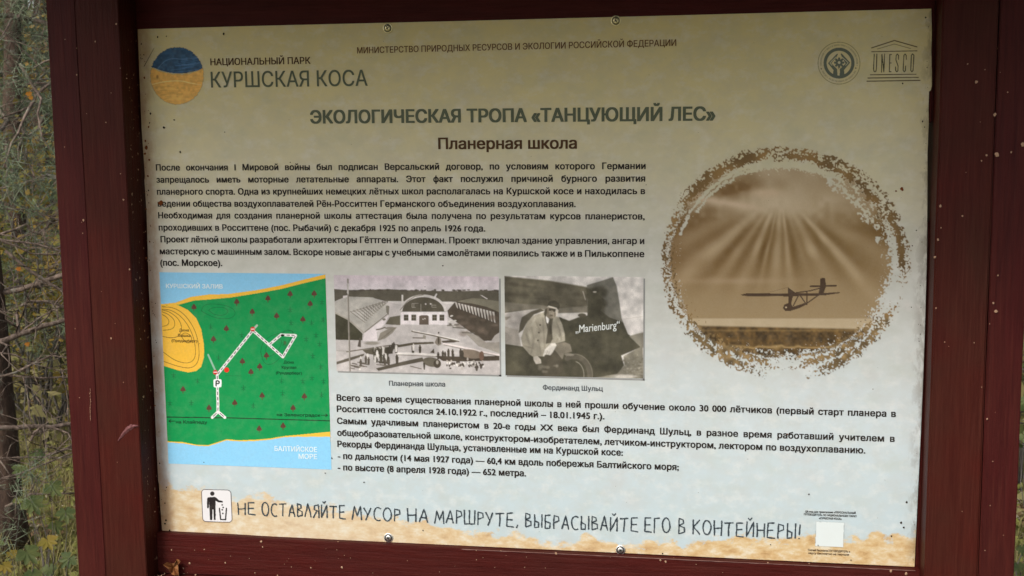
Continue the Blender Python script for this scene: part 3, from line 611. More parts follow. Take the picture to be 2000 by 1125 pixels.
for k in range(80): x = rnd.uniform(1220,1630); y = 985+rnd.gauss(0,22)+(x-1220)*.06; R.ell(x, y, rnd.uniform(6,13), rnd.uniform(8,18), rnd.choice(((210,202,194),(70,62,54),(70,62,54),(160,150,140))), .95, soft=.3)
for k in range(12): x = rnd.uniform(180,330); y = rnd.uniform(975,1035); R.line([(x,y),(x+50,y+10)], 8, (84,76,66), .9)
R.line([(161,85),(170,500),(185,1068)], 17, (112,104,94)); R.line([(157,85),(165,500),(180,1068)], 5, (160,152,142)); R.poly([(156,120),(172,135),(170,250),(150,230),(158,180)], (178,170,162))
R.blur(1); R.grain(.09, 22, 24); R.grain(.03, 1.2, 21); R.grain(.05, 6, 22)
patch('airfield_photograph', R, [(653.3,538),(974.8,539.5),(975.6,731.8),(656.4,724.8)], (177,175,172), step=.95, label='black and white photograph of hangars and gliders')
# --- photograph of the pilot
R = Ras(982, 533, 1262, 746, 3, 980, 530, 5.232); rnd = random.Random(4)
R.c[:] = (184, 177, 170); R.a[:] = 1
R.poly([(30,45),(150,60),(480,95),(870,160),(880,420),(560,425),(395,378),(30,425)], (84,78,64))
R.poly([(30,310),(200,330),(420,345),(560,380),(880,350),(880,422),(560,428),(395,382),(30,415)], (112,105,92), .8)
for k in range(26): x = rnd.uniform(50,850); R.ell(x, rnd.uniform(110,320)+x*.08, rnd.uniform(40,120), rnd.uniform(8,22), rnd.choice(((70,64,52),(98,92,76))), .4, rot=6, soft=.9)
R.line([(30,50),(480,95),(870,160)], 8, (130,124,110))
R.poly([(30,430),(395,382),(300,430),(220,490),(180,560),(165,640),(200,760),(30,735)], (158,150,142)); R.poly([(30,560),(170,600),(200,770),(30,740)], (128,120,108), .5)
R.poly([(205,470),(300,410),(395,380),(440,400),(330,440),(260,520),(215,600),(172,632),(185,540)], (78,72,60)); R.poly([(30,465),(95,462),(40,505)], (120,112,100))
R.poly([(870,140),(980,108),(1137,58),(1175,150),(1205,330),(1225,480),(1280,620),(1010,480),(880,440)], (104,100,90))
R.poly([(590,465),(690,505),(780,470),(875,450),(880,300),(860,165),(950,200),(1050,290),(1010,400),(1100,470),(1240,520),(1290,640),(1400,715),(1430,770),(1220,860),(1250,960),(1180,1050),(900,1095),(30,1070),(30,740),(300,780)], (67,63,50))
for k in range(14): R.ell(900+rnd.uniform(-20,130), rnd.uniform(190,420), rnd.uniform(30,60), rnd.uniform(25,60), (60,56,44), .6, soft=.8)
R.poly([(560,430),(700,430),(870,425),(868,448),(780,470),(690,503),(620,480)], (186,178,170)); R.ell(820,448,42,20,(72,66,54)); R.line([(830,205),(855,290)], 8, (150,142,130)); R.ell(950,210,20,8,(170,162,150))
R.poly([(1245,865),(1440,760),(1452,1100),(900,1100),(1180,1045),(1255,960)], (112,106,92)); R.poly([(1300,660),(1450,620),(1452,780),(1420,775)], (120,114,100))
for k in range(90): R.ell(rnd.uniform(1230,1450), rnd.uniform(850,1090), rnd.uniform(4,16), rnd.uniform(3,9), rnd.choice(((88,82,68),(150,142,128))), .5, soft=.5)
R.ell(1250,1075,120,22,(180,172,162),.8,soft=.7); R.line([(1240,490),(1440,460)], 4, (140,132,122), .8)
R.poly([(1205,330),(1230,480),(1260,560),(1290,640),(1450,625),(1450,560),(1300,560)], (186,178,172), .4)
R.poly([(440,410),(330,450),(265,510),(225,600),(198,680),(212,765),(285,850),(325,875),(385,868),(430,870),(500,800),(545,740),(648,712),(645,640),(620,545),(585,470),(520,440)], (142,134,118))
for p in ([(300,560),(330,700),(300,840)],[(250,640),(280,740)],[(560,520),(590,600),(610,700)],[(420,480),(430,640),(440,780)],[(350,520),(400,620)],[(230,760),(330,790)],[(600,640),(560,720)],[(380,700),(400,850)]): R.line(p, 12, (108,100,86), .6, soft=8)
for p in ([(270,600),(300,720)],[(600,560),(630,660)],[(340,480),(300,560)],[(560,640),(590,690)]): R.line(p, 16, (168,160,144), .55, soft=9)
for x, y in ((392,548),(380,625),(370,705)): R.ell(x, y, 9, 9, (70,62,52))
R.poly([(440,465),(530,455),(512,560),(520,690),(500,730),(450,740),(470,600)], (76,70,58)); R.poly([(446,450),(490,490),(470,535),(458,520)], (214,208,202)); R.poly([(482,490),(500,500),(512,640),(490,640)], (64,58,48))
R.ell(505,415,64,66,(132,122,106)); R.ell(530,350,62,52,(62,57,46),rot=8); R.poly([(468,362),(480,350),(560,372),(570,392),(550,384),(490,370)], (186,176,162)); R.poly([(560,370),(580,400),(572,440),(550,470),(548,400)], (196,186,172), .9); R.poly([(440,390),(470,370),(460,430),(450,470),(430,440)], (70,64,52))
R.line([(480,390),(500,395)], 9, (66,58,48)); R.line([(525,400),(548,405)], 9, (66,58,48)); R.line([(512,395),(505,425)], 7, (104,94,80)); R.line([(492,442),(522,447)], 6, (74,64,54)); R.ell(495,460,30,12,(104,94,80),.6)
R.poly([(560,738),(640,722),(700,745),(720,822),(640,838),(620,900),(600,910),(520,850),(540,780)], (112,104,90)); R.poly([(430,880),(540,800),(620,900),(630,1000),(560,1080),(420,1070),(410,950)], (72,66,54))
R.poly([(505,735),(545,732),(562,752),(520,830),(495,858),(470,852),(440,850),(432,872),(422,860),(440,800)], (192,184,172)); R.line([(455,850),(470,810)], 3, (120,110,96)); R.line([(475,855),(490,815)], 3, (120,110,96))
R.poly([(322,875),(365,862),(400,900),(405,940),(350,948),(325,905)], (178,168,154))
for k in range(9): R.ell(rnd.uniform(380,620), rnd.uniform(960,1060), rnd.uniform(8,30), rnd.uniform(6,18), (120,112,98), .5, soft=.7)
c0 = [(740+160*math.cos(math.radians(a)), 1060-190*math.sin(math.radians(a))) for a in range(-10, 121, 6)]
R.line(c0, 52, (84,78,66)); R.line([(740+188*math.cos(math.radians(a)), 1060-216*math.sin(math.radians(a))) for a in range(-10, 121, 6)], 6, (122,114,100)); R.line([(740+100*math.cos(math.radians(a)), 1060-140*math.sin(math.radians(a))) for a in range(-10, 81, 6)], 5, (168,160,146)); R.ell(690,850,50,14,(130,122,108),.8,rot=4)
R.blur(2); R.grain(.16, 26, 34); R.grain(.09, 11, 35)
for a, b, rx, ry, c_, al in ((492,398,14,5,(56,48,40),.75),(536,408,12,5,(56,48,40),.7),(508,425,6,14,(150,140,124),.6),(505,452,20,4,(78,66,54),.7),(470,430,14,30,(92,82,68),.5),(545,440,10,26,(88,78,64),.45),(500,372,30,6,(160,148,132),.6)): R.ell(a, b, rx, ry, c_, al, soft=.6)
R.grain(.03, 1.2, 31); R.grain(.07, 7, 32)
patch('pilot_photograph', R, [(985.8,540),(1257.3,539.5),(1255.7,739.6),(986.6,732.6)], (176,174,171), step=.95, label='black and white photograph of a pilot beside an aircraft')
text('photo_lettering', '„Marienburg“', 1124.5, 650, 1210.5, 641, 15.5, I_WHITE, .01, lift=.0008)
# thin printed shadows to the right and below both photographs
for nm, c in (('picture_shadow', [(975,544),(978,544),(979,735),(975,735)]), ('picture_shadow', [(660,725),(660,727.6),(979,735.5),(979,732)]), ('picture_shadow', [(1257,544),(1260,544),(1259,743),(1256,743)]), ('picture_shadow', [(990,733.2),(990,736),(1259,743.5),(1259,740)])):
    o = mesh(nm, [(P(*q)[0], -.0002, P(*q)[1]) for q in c], [(0,1,2,3)], flat('grey_shadow_ink', (.27,.27,.26))); sub(o)
# --- oval picture of clouds, rays and a glider
R = Ras(1284, 278, 1784, 756, 2, 1260, 270, 2.296)
zx = (R.X/R.ss+R.x0-R.ox)*R.sc; zy = (R.Y/R.ss+R.y0-R.oy)*R.sc
n1 = vnoise(R.h, R.w, 9, 41); n2 = vnoise(R.h, R.w, 4.6, 42); n3 = vnoise(R.h, R.w, 22, 43); n4 = vnoise(R.h, R.w, 60, 44); n5 = vnoise(R.h, R.w, 120, 45)
def lerp(a, b, t): return np.array(a)*(1-t[..., None])+np.array(b)*t[..., None]
ss_ = lambda a, b, v: np.clip((v-a)/(b-a), 0, 1)**2*(3-2*np.clip((v-a)/(b-a), 0, 1))
base = lerp((126,102,66), (136,116,84), ss_(450, 800, zy)); base = lerp((0,0,0), (1,1,1), np.ones_like(zx))*base
dark_l = ss_(750, 100, zx)*ss_(750, 480, zy)*.8; base = base*(1-dark_l[..., None])+np.array([110,83,50])*dark_l[..., None]
ang = np.arctan2(zx-610, zy-230)
ra = np.zeros_like(zx)
for a0, w_, s_ in ((-1.08,.10,.5),(-.84,.075,.95),(-.60,.06,.6),(-.40,.055,.9),(-.22,.03,.45),(-.06,.07,.75),(.10,.04,.8),(.30,.05,.45),(.47,.08,.8),(.72,.05,.9),(.98,.11,.5)):
    ra += s_*np.exp(-((ang-a0+.015*(n4-.5))/(w_*1.25))**2)
ra *= ss_(290, 390, zy)*ss_(820, 470, zy)*(.6+.6*n4)
base = base+(np.array([180,160,128])-base)*np.clip(ra, 0, 1)[..., None]*.75-(np.array([30,32,34])*(np.clip(1-ra*1.6, 0, 1)*ss_(300, 420, zy)*ss_(720, 480, zy)*(.3+.7*n4))[..., None])
# clouds on top
cl = np.clip(ss_(400, 250, zy+90*(n3-.5)+70*(n4-.5)), 0, 1)*.85
base = base+(np.array([166,147,117])-base)*(cl*(.45+.75*n4))[..., None]
glow = np.exp(-((zx-600)/250)**2-((zy-300)/70)**2); base = base+(np.array([188,171,142])-base)*(glow*.75)[..., None]
dc = np.exp(-((zx-400)/110)**2-((zy-225+.18*(zx-400))/38)**2)*(.6+.8*n3); base = base+(np.array([108,80,44])-base)*np.clip(dc, 0, .9)[..., None]
lc = np.exp(-((zy-285-.16*(zx-330))/18)**2)*ss_(210, 260, zx)*ss_(560, 420, zx); base = base+(np.array([192,170,142])-base)*(lc*.75)[..., None]
lc = np.exp(-((zy-245)/22)**2-((zx-545)/70)**2); base = base+(np.array([192,168,138])-base)*(lc*.6)[..., None]
# sea and land
sea = ss_(804, 812, zy)*ss_(856, 846, zy-(zx-600)*.02); base = base+(np.array([166,149,120])-base)*(sea*(.75+.2*n3))[..., None]
land = ss_(842, 856, zy-(zx-600)*.02)*(1-.0*zx); lcol = np.array([78,60,34])*(.75+.5*n3)[..., None]+np.array([30,22,10])*(n1[..., None]-.5)
lcol = lcol+(np.array([150,124,80])-lcol)*(np.exp(-((zy-936-6*(n3-.5)*3)/7)**2)*.8+np.exp(-((zy-862)/5)**2)*.35)[..., None]
base = base*(1-land[..., None])+lcol*land[..., None]
hz = np.exp(-((zy-640)/16)**2-((zx-400)/260)**2); base = base+(np.array([168,146,118])-base)*(hz*.4)[..., None]
# shape
ex = (zx-607)/(493+6*np.sin(zy/70)); ey = (zy-548)/426; rr = (np.abs(ex)**2.25+np.abs(ey)**2.25)**(1/2.25)
rag = (n2-.5)*.10+(n1-.5)*.07
main = rr+rag < .985
main &= ~((rr > .90) & (n2 > .90))
ex2 = (zx-622)/548; ey2 = (zy-560)/515; r2 = np.hypot(ex2, ey2); th = np.degrees(np.arctan2(-(zy-560), zx-622)) % 360
def band(r0, w_, t0, t1, dens, feather=12):
    t = (th-t0) % 360; span = (t1-t0) % 360
    k = np.clip(np.minimum(t, span-t)/feather, 0, 1)*(t < span)
    prof = 1-np.abs(r2-r0+(n3-.5)*.03)/w_
    v_ = np.clip(prof, 0, 1)**.6*k*dens
    return (v_ > .02) & (v_+(n2-.5)*1.35+(n1-.5)*.9 > .56)
out_ = band(.955, .055, 88, 156, 1.35)|band(1.0, .03, 84, 160, .62)|band(.97, .04, 146, 220, .80)|band(.91, .03, 146, 240, .62)|band(.93, .05, 24, 98, 1.2)|band(.99, .03, 40, 96, .95)|band(.965, .045, -10, 36, 1.3)|band(.90, .03, 14, 66, .66)|band(1.01, .03, -12, 60, .52)
out_ |= band(.87, .045, 200, 268, 1.05)|band(.95, .045, 208, 258, 1.2)|band(.81, .025, 205, 275, .8)|band(.89, .04, 276, 336, 1.15)|band(.965, .045, 284, 342, 1.1)|band(.98, .035, 176, 262, .6)|band(.83, .025, 268, 330, .8)|band(.92, .02, 250, 290, .55)|band(1.0, .03, 280, 345, .52)
gapw = (np.abs(r2-.885-(n3-.5)*.02)+(n1-.5)*.02 < .012) & (th > 105) & (th < 165)
gap2 = (np.abs(r2-.845-(n3-.5)*.03)+(n2-.5)*.03 < .014) & (th > 60) & (th < 150) & (n1 > .25)
m = (main & ~gapw & ~gap2) | out_
gap3 = (np.abs(r2-.80-(n4-.5)*.03) +(n1-.5)*.06+(n2-.5)*.05 < .024) & (th > 14+30*(n3-.3)) & (th < 62); m &= ~gap3
gap4 = (np.abs(r2-.86-(n4-.5)*.03) +(n1-.5)*.06+(n2-.5)*.05 < .022) & (th > 55) & (th < 110); m &= ~gap4
col = base.copy(); od = (~main & out_)
col[od] = (np.array([118,92,54])*(.75+.45*n4[od])[..., None])
bot = od & (zy > 800); col[bot] = np.array([110,90,58])*(.65+.6*n3[bot])[..., None]
R.c = col; R.a = m*1.0
for ax in (0, 1): R.a = (R.a*2+np.roll(R.a, 1, ax)+np.roll(R.a, -1, ax))/4
DKG = (66, 50, 36); keepa = R.a.copy()
R.poly([(425,703),(460,694),(640,696),(800,694),(872,690),(874,694),(800,705),(640,709),(460,708)], DKG)
R.poly([(640,668),(676,694),(662,712),(655,742),(662,756),(650,775),(628,774),(618,762),(624,746),(642,738)], DKG); R.poly([(650,775),(662,756),(718,738),(724,745),(690,762)], DKG)
for p in ([(665,750),(690,700)],[(692,700),(722,744)],[(725,745),(725,688)],[(720,744),(790,694)],[(670,694),(740,684),(785,672)]): R.line(p, 5, DKG)
R.poly([(786,628),(806,626),(812,662),(800,695),(778,694),(784,662)], DKG); R.line([(742,664),(856,661)], 7, DKG); R.line([(560,690),(642,668)], 2, DKG, .35); R.ell(632,758,4,4,(170,150,120)); R.a = np.maximum(keepa*1.0, R.a*(keepa > .5))
R.c += ((vnoise(R.h, R.w, 3, 50)-.5)*5)[..., None]
patch('oval_glider_picture', R, [(1284,278),(1784,278),(1784,756),(1284,756)], (172,171,167), step=1.15, label='sepia oval picture of a glider below sun rays with ragged brushed edges', rect=False)
# ------------------------------------------------------------------ dirt on panel, screws, flakes
def blob(x, y, r, yoff, seed):
    rr_ = random.Random(seed); c = at(x, y, yoff); k = 9; rad = r/1245.
    ring = [(c.x+math.cos(i*6.283/k)*rad*rr_.uniform(.6, 1.2), yoff, c.z+math.sin(i*6.283/k)*rad*rr_.uniform(.7, 1.3)) for i in range(k)]
    return [(c.x, yoff-rad*.35, c.z)]+ring, [(0, 1+(i+1) % k, 1+i) for i in range(k)]
def blobs(name, lst, yoff, mat):
    v, f = [], []
    for i, (x, y, r) in enumerate(lst):
        r *= .8
        a, b = blob(x, y, r, yoff, i*13+5); n0 = len(v); v += a; f += [tuple(n0+j for j in q) for q in b]
    return mesh(name, v, f, mat)
sp = [(325,71,1.6),(308,72,2.4),(437,66,3.2),(276,86,2),(281,107,1.6),(320,249,3.2),(340,234,2),(439,258,1.4),(352,297,2.6),(294,222,2.6),(292,240,2),(285,290,2),(290,372,2),(1808,34,2),(1763,163,1.8),(1802,237,2.2),(1806,248,1.4),(865,519,1.8),(1262,361,1.2),(567,317,1.4),(648,895,2),(398,903,1.5),(325,952,1.8),(322,983,2.2),(324,1016,2.6),(322,1023,2.6),(331,1036,2.4),(635,924,1.6),(711,942,1.8),(1771,981,2.8),(1760,1021,2.8),(1765,1030,2.2),(1741,1047,2),(826,1036,1.8),(1294,1081,2),(1790,450,1.6),(1782,480,1.6),(1705,760,1.2),(1580,965,2),(1780,600,1.4),(300,800,1.6),(312,905,2),(830,560,1),(1662,1094,1.6),(1505,1064,1.4)]
random.seed(3)
for k in range(60): sp.append((random.uniform(300, 1790), random.uniform(50, 1040), random.choice((.4,.5,.6,.7))))
for k in range(46): t = random.random(); sp.append((271+t*45+abs(random.gauss(0, 5)), 65+t*970, random.uniform(.5, 1.5)))
for k in range(24): t = random.random(); sp.append((1816-t*31-abs(random.gauss(0, 2)), 25+t*1070, random.uniform(.4, 1.2)))
sub(blobs('dirt_specks', sp, -.0010, M_SPECK), kind='stuff')
sub(blobs('rust_specks', [(314,397,6.5),(286,288,5),(284,275,3),(283,300,3.4),(1762,369,4.2),(1538,848,1.6),(1750,373,2)]+[(273+random.random()*14+(k/26)*25, 120+k*32, random.uniform(1, 3)) for k in range(26)], -.0009, M_RUST), kind='stuff')
for x0, y0, x1, y1 in ((281,130,301,94),):
    a, b = P(x0, y0), P(x1, y1); sub(mesh('scratch', [(a[0], -.0009, a[1]), (a[0]+.0012, -.0009, a[1]), (b[0]+.0006, -.0009, b[1]), (b[0], -.0009, b[1])], [(0,1,2,3)], M_SPECK))
def screw(x, y, mat, ycap):
    c = P(x, y); e = bpy.data.objects.new('screw', None); COL.objects.link(e); e.parent = board; e.location = (c[0]-.6, 0, c[1]); e.empty_display_size = .01
    def lathe(name, prof, m):
        k = 20; v = []; f = []
        for r, yy in prof: v += [(r*math.cos(i*2*math.pi/k), yy, r*math.sin(i*2*math.pi/k)) for i in range(k)]
        for a in range(len(prof)-1): f += [(a*k+i, a*k+(i+1) % k, (a+1)*k+(i+1) % k, (a+1)*k+i) for i in range(k)]
        f.append(tuple(range((len(prof)-1)*k, len(prof)*k)))
        o = mesh(name, v, f, m, e, True); o.data.set_sharp_from_angle(angle=math.radians(50)); return o
    lathe('washer', [(.0076, .0), (.0076, -.0010), (.0068, -.0015), (.0036, -.0008)], mat)
    lathe('screw_head', [(.0048, -.0006), (.0048, -.0019), (.0040, -.0027), (.0020, -.0030)], mat)
    lathe('rim_gap', [(.0060, -.0013), (.0060, -.0019), (.0049, -.0019)], M_DARK)
    v = []; f = []
    for ang in (25, 115):
        c_, s_ = math.cos(math.radians(ang)), math.sin(math.radians(ang)); n0 = len(v)
        for a, b in ((-1, -1), (1, -1), (1, 1), (-1, 1)): 
            u, w = a*.0026, b*.0007; v.append((u*c_-w*s_, -.0033, u*s_+w*c_))
        f.append((n0, n0+1, n0+2, n0+3))
    v[4:] = [(a, b-.0001, c) for a, b, c in v[4:]]
    mesh('cross_slot', v, f, M_DARK, e)
    return e
for i, (x, y, m) in enumerate(((757.5,55,M_BRASS),(1203,40.5,M_BRASS),(759,1050,M_METAL),(1212,1074,M_METAL))): screw(x, y, m, 0)
# crumbs of bark and seed stuck to the woodwork
cr = [(227,47,2.2),(186,81,2),(150,146,2.2),(235,133,1.4),(207,239,1.6),(241,390,2.4),(163,430,3),(253,526,2.4),(127,77,1.2),(217,661,2.4),(1907,160,3.6),(1943,224,3.8),(1947,302,4.8),(1927,303,2.4),(1917,314,1.6),(1975,297,2.4),(1837,402,3.2),(1880,422,2),(1832,468,3),(1826,502,2.6),(1940,592,2.4),(1945,608,4),(1949,538,1.8),(1828,602,2.2),(1928,818,2),(1998,283,5),(1845,668,1.6),(1968,180,1.6),(1890,125,1.4),(1838,445,1.6)]
cr += [(random.uniform(100, 236)+random.random()*40, random.uniform(20, 1100), random.choice((.8, 1.1, 1.3))) for k in range(15)]+[(random.uniform(1835, 1975), random.uniform(20, 1100), random.choice((.7, .9, 1.2))) for k in range(16)]
cr += [(176+random.gauss(0, .8), y, random.uniform(.7, 1.3)) for y in range(760, 822, 3)]
o = blobs('bark_crumbs', cr, -.0525, M_CHIP); part(o, kind='stuff')
cr2 = [(510,1058,3),(513,1068,2),(550,1000,0),(335,1074,2.4),(399,1073,2),(668,1108,3),(607,1109,2),(440,1099,2.2),(370,1100,3),(358,1110,2),(498,1119,1.6),(542,1124,2),(660,1058,1.4),(1086,1081,3),(1290,1094,2.4),(1300,1097,2.6),(1740,1115,3.6),(1770,1120,3.6),(1500,1099,1.6),(930,1075,1.5)]
cr2 += [(random.uniform(330, 1700), random.uniform(1072, 1120), random.choice((.7, 1., 1.3))) for k in range(40)]
part(blobs('bark_crumbs', [c for c in cr2 if c[2] > 0], -.0135, M_CHIP), kind='stuff')
# crumbs lying on the ledge and in the corners beside the panel
v = []; f = []
for k in range(150):
    x = .0+random.random()**1.6*.7; y = random.uniform(-.040, -.014); z = ZT-.886; r = random.uniform(.0008, .0035); n0 = len(v)
    a = random.random()*6.28; p = [Vector((random.uniform(-1, 1)*r, random.uniform(-1, 1)*r, random.random()*r)) for _ in range(4)]
    v += [Vector((x, y, z))+q for q in p]; f += [(n0, n0+1, n0+2), (n0, n0+2, n0+3), (n0, n0+3, n0+1), (n0+1, n0+3, n0+2)]
for k in range(130):
    x = -.0045+random.random()*.004; y = random.uniform(-.045, -.002); z = ZT-random.random()*.86; r = random.uniform(.0006, .0022); n0 = len(v)
    p = [Vector((random.random()*r*.8, random.uniform(-1, 1)*r, random.uniform(-1, 1)*r*1.6)) for _ in range(4)]
    v += [Vector((x, y, z))+q for q in p]; f += [(n0, n0+1, n0+2), (n0, n0+2, n0+3), (n0, n0+3, n0+1), (n0+1, n0+3, n0+2)]
part(mesh('bark_crumbs', v, f, M_CHIP), kind='stuff')
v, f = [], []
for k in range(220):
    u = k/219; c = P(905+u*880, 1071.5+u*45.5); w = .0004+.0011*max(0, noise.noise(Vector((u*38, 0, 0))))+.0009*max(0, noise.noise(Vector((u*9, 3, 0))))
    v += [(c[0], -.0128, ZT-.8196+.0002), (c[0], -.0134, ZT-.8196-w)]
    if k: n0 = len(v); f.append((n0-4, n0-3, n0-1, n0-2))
part(mesh('lit_worn_edge', v, f, flat('lit_rubbed_edge', (.15, .075, .062), .6)))  # light caught on the rail's worn top edge, painted as a pale strip
# torn paint scar on the left post
v, f = [], []
for k in range(26):
    u = k/25; c = at(231+u*40, 861-u*29-9*math.sin(u*3.1), -.0515); w = (.0045*math.sin(u*3.0+.1)+.0006)*random.uniform(.6, 1.2)
    v += [(c.x, -.0535+random.uniform(0, .001), c.z+w), (c.x, -.0545+random.uniform(0, .002), c.z), (c.x, -.0515, c.z-w*.9)]
    if k: n0 = len(v); f += [(n0-6, n0-5, n0-2, n0-3), (n0-5, n0-4, n0-1, n0-2)]
part(mesh('torn_paint', v, f, M_SCAR))
# dry leaf caught in the corner of the ledge
def leaf_mat(name, a, b, rough=.6, sc=40, tr=.25):
    N = Nodes(name); n_ = N.noise(N.map((1, 1, 1)), sc, 3)
    oi = N.n('ShaderNodeObjectInfo').outputs['Random']
    c = N.mix(N.ramp(n_, [(.35, 0.), (.65, 1.)]), a, b)
    m_ = N.out(c, rough, .15)
    if tr:
        t_ = N.n('ShaderNodeBsdfTranslucent'); N.t.links.new(c, t_.inputs[0]); ms = N.n('ShaderNodeMixShader'); ms.inputs[0].default_value = tr
        N.t.links.new(N.b.outputs[0], ms.inputs[1]); N.t.links.new(t_.outputs[0], ms.inputs[2]); N.t.links.new(ms.outputs[0], N.t.nodes['Material Output'].inputs[0])
    return m_
M_DRY = leaf_mat('dry_leaf', (.25, .095, .03), (.36, .17, .075), .6, 90, .15)
lf = [(318,1103),(326,1098),(336,1101),(342,1099),(345,1092),(350,1094),(352,1097),(347,1104),(348,1112),(349,1124),(341,1124),(334,1121),(328,1111)]
v = [at(a, b, -.020-.012*math.sin(i*1.7)**2) for i, (a, b) in enumerate(lf)]+[at(338, 1109, -.014)]
o = mesh('dry_leaf', v+[p+Vector((.0004, .0006, 0)) for p in v], [(i, (i+1) % 13, 13) for i in range(13)]+[((i+1) % 13+14, i+14, 27) for i in range(13)]+[(i, i+14, (i+1) % 13+14, (i+1) % 13) for i in range(13)], M_DRY)
setp(o, label='small curled orange brown leaf caught in the lower left corner of the red frame', category='leaf')
# ------------------------------------------------------------------ the woods behind
N = Nodes('forest_floor')
a = N.noise(N.map((1, 1, 1)), 1.1, 4); b = N.noise(N.map((1, 1, 1)), 14, 6, .7); c = N.noise(N.map((1, 1, 1)), 60, 4, .7)
col = N.mix(N.ramp(b, [(.35, 0.), (.65, 1.)]), (.045, .030, .016), (.17, .13, .070)); col = N.mix(N.ramp(a, [(.42, 0.), (.58, .75)]), col, (.085, .105, .026)); col = N.mix(N.ramp(c, [(.55, 0.), (.7, .6)]), col, (.22, .17, .11))
N.bump(N.math('ADD', b, N.math('MULTIPLY', c, .5)), .8, .03); M_GROUND = N.out(col, .9, .2)
gx = np.concatenate([np.linspace(-140, -14, 18), np.linspace(-12, 12, 70), np.linspace(14, 140, 18)]); gy = np.concatenate([np.linspace(-60, -6, 8), np.linspace(-5, 22, 80), np.linspace(24, 220, 22)])
def gz(x, y):
    d = max(0, math.hypot(x-.6, y)-1.0)
    return (noise.noise(Vector((x*.35, y*.35, 0)))*.16+noise.noise(Vector((x*1.6, y*1.6, 3)))*.05)*min(1, d/2.5)
v = [(x, y, gz(x, y)-.004) for y in gy for x in gx]; nx = len(gx)
g = mesh('ground', v, [(j*nx+i, j*nx+i+1, (j+1)*nx+i+1, (j+1)*nx+i) for j in range(len(gy)-1) for i in range(nx-1)], M_GROUND, smooth=True); g['kind'] = 'structure'; g['label'] = 'forest floor'
def inview(n_, dmin, dmax, px0, px1, pw=1.0):
    """random ground points in the wedge of woods seen past the board's sides (and around)"""
    out = []
    for _ in range(n_):
        d = dmin+(dmax-dmin)*random.random()**pw; r = CAMR @ Vector(((random.uniform(px0, px1)-1000)/FPX, 0, -1)); r.z = 0; r.normalize(); out.append(Vector((CAMP.x+r.x*d, CAMP.y+r.y*d, 0)))
    return out
def cards(pts, smin, smax, flatness=0, seed=0, asp=.55):
    """small pointed leaf faces, numpy"""
    r = np.random.default_rng(seed); n_ = len(pts); p = np.asarray(pts); s = r.uniform(smin, smax, n_)[:, None]
    a = r.normal(size=(n_, 3)); a[:, 2] *= (1-flatness); a /= np.linalg.norm(a, axis=1)[:, None]
    b = r.normal(size=(n_, 3)); b[:, 2] *= (1-flatness); b -= (a*b).sum(1)[:, None]*a; b /= np.linalg.norm(b, axis=1)[:, None]
    nrm = np.cross(a, b)
    V = np.stack([p-a*s, p+b*s*asp+nrm*s*.12, p+a*s, p-b*s*asp+nrm*s*.12], 1).reshape(-1, 3)
    i = np.arange(n_)*4; F = np.stack([i, i+1, i+2, i+3], 1); return V, F
def npmesh(name, V, F, mat, parent=None, smooth=False):
    me = bpy.data.meshes.new(name); k = F.shape[1]; me.vertices.add(len(V)); me.vertices.foreach_set('co', V.astype(np.float32).ravel())
    me.loops.add(F.size); me.loops.foreach_set('vertex_index', F.astype(np.int32).ravel()); me.polygons.add(len(F)); me.polygons.foreach_set('loop_start', np.arange(0, F.size, k, dtype=np.int32)); me.polygons.foreach_set('loop_total', np.full(len(F), k, np.int32)); me.update(calc_edges=True)
    me.materials.append(mat); o = bpy.data.objects.new(name, me); COL.objects.link(o)
    if parent: o.parent = parent
    return o
M_LIT = [leaf_mat('litter_brown', (.16, .09, .042), (.30, .20, .11)), leaf_mat('litter_straw_glint', (.58, .52, .40), (.42, .36, .20)), leaf_mat('moss_green', (.15, .165, .035), (.28, .27, .075))]
for nm, mt, cnt, s0, s1, sd_i in (('fallen_leaves', M_LIT[0], 26000, .008, .026, 1), ('pale_litter_glints', M_LIT[1], 12000, .008, .022, 2), ('ground_herbs', M_LIT[2], 16000, .010, .026, 3)):  # pale litter doubles as glints, their brightness put into its colour
    pts = inview(cnt//2, 3.0, 14, -120, 200, 1.3)+inview(cnt//5, 2.4, 10, 1940, 2140, 1.2)+inview(cnt//3, 2.5, 16, -1200, 3200, 1.2)
    pts = [Vector((p.x, p.y, gz(p.x, p.y)+random.random()**2*(.10 if nm == 'ground_herbs' else .02))) for p in pts]
    o = npmesh(nm, *cards(pts, s0, s1, .5, sd_i), mt); o['kind'] = 'stuff'; o['label'] = {'fallen_leaves': 'brown fallen leaves on the forest floor', 'pale_litter_glints': 'pale dry litter with painted glints on the forest floor', 'ground_herbs': 'green herbs and moss between fallen leaves'}[nm]
# grass blades
def blades(pts, h0, h1, w, seed):
    r = np.random.default_rng(seed); p = np.asarray(pts); n_ = len(p); h = r.uniform(h0, h1, n_)[:, None]; th_ = r.uniform(0, 6.283, n_)
    d = np.stack([np.cos(th_), np.sin(th_), np.zeros(n_)], 1); s_ = np.stack([-np.sin(th_), np.cos(th_), np.zeros(n_)], 1)*w; lean = r.uniform(.1, .9, n_)[:, None]; up = np.array([0, 0, 1.])
    V = np.stack([p-s_, p+s_, p+up*h*.6+d*h*lean*.3+s_*.7, p+up*h*.6+d*h*lean*.3-s_*.7, p+up*h*(1-.25*lean)+d*h*lean], 1).reshape(-1, 3)
    i = np.arange(n_)*5; return V, np.concatenate([np.stack([i, i+1, i+2, i+3], 1), np.stack([i+3, i+2, i+4, i+4], 1)[:, :4]])
M_GRASS = leaf_mat('grass', (.17, .17, .05), (.32, .27, .12), .5, 8)
pts = inview(9000, 2.8, 12, -100, 180, 1.3)+inview(5000, 2.4, 9, 1940, 2140, 1.2)+inview(6000, 2.5, 14, -1200, 3200, 1.2)
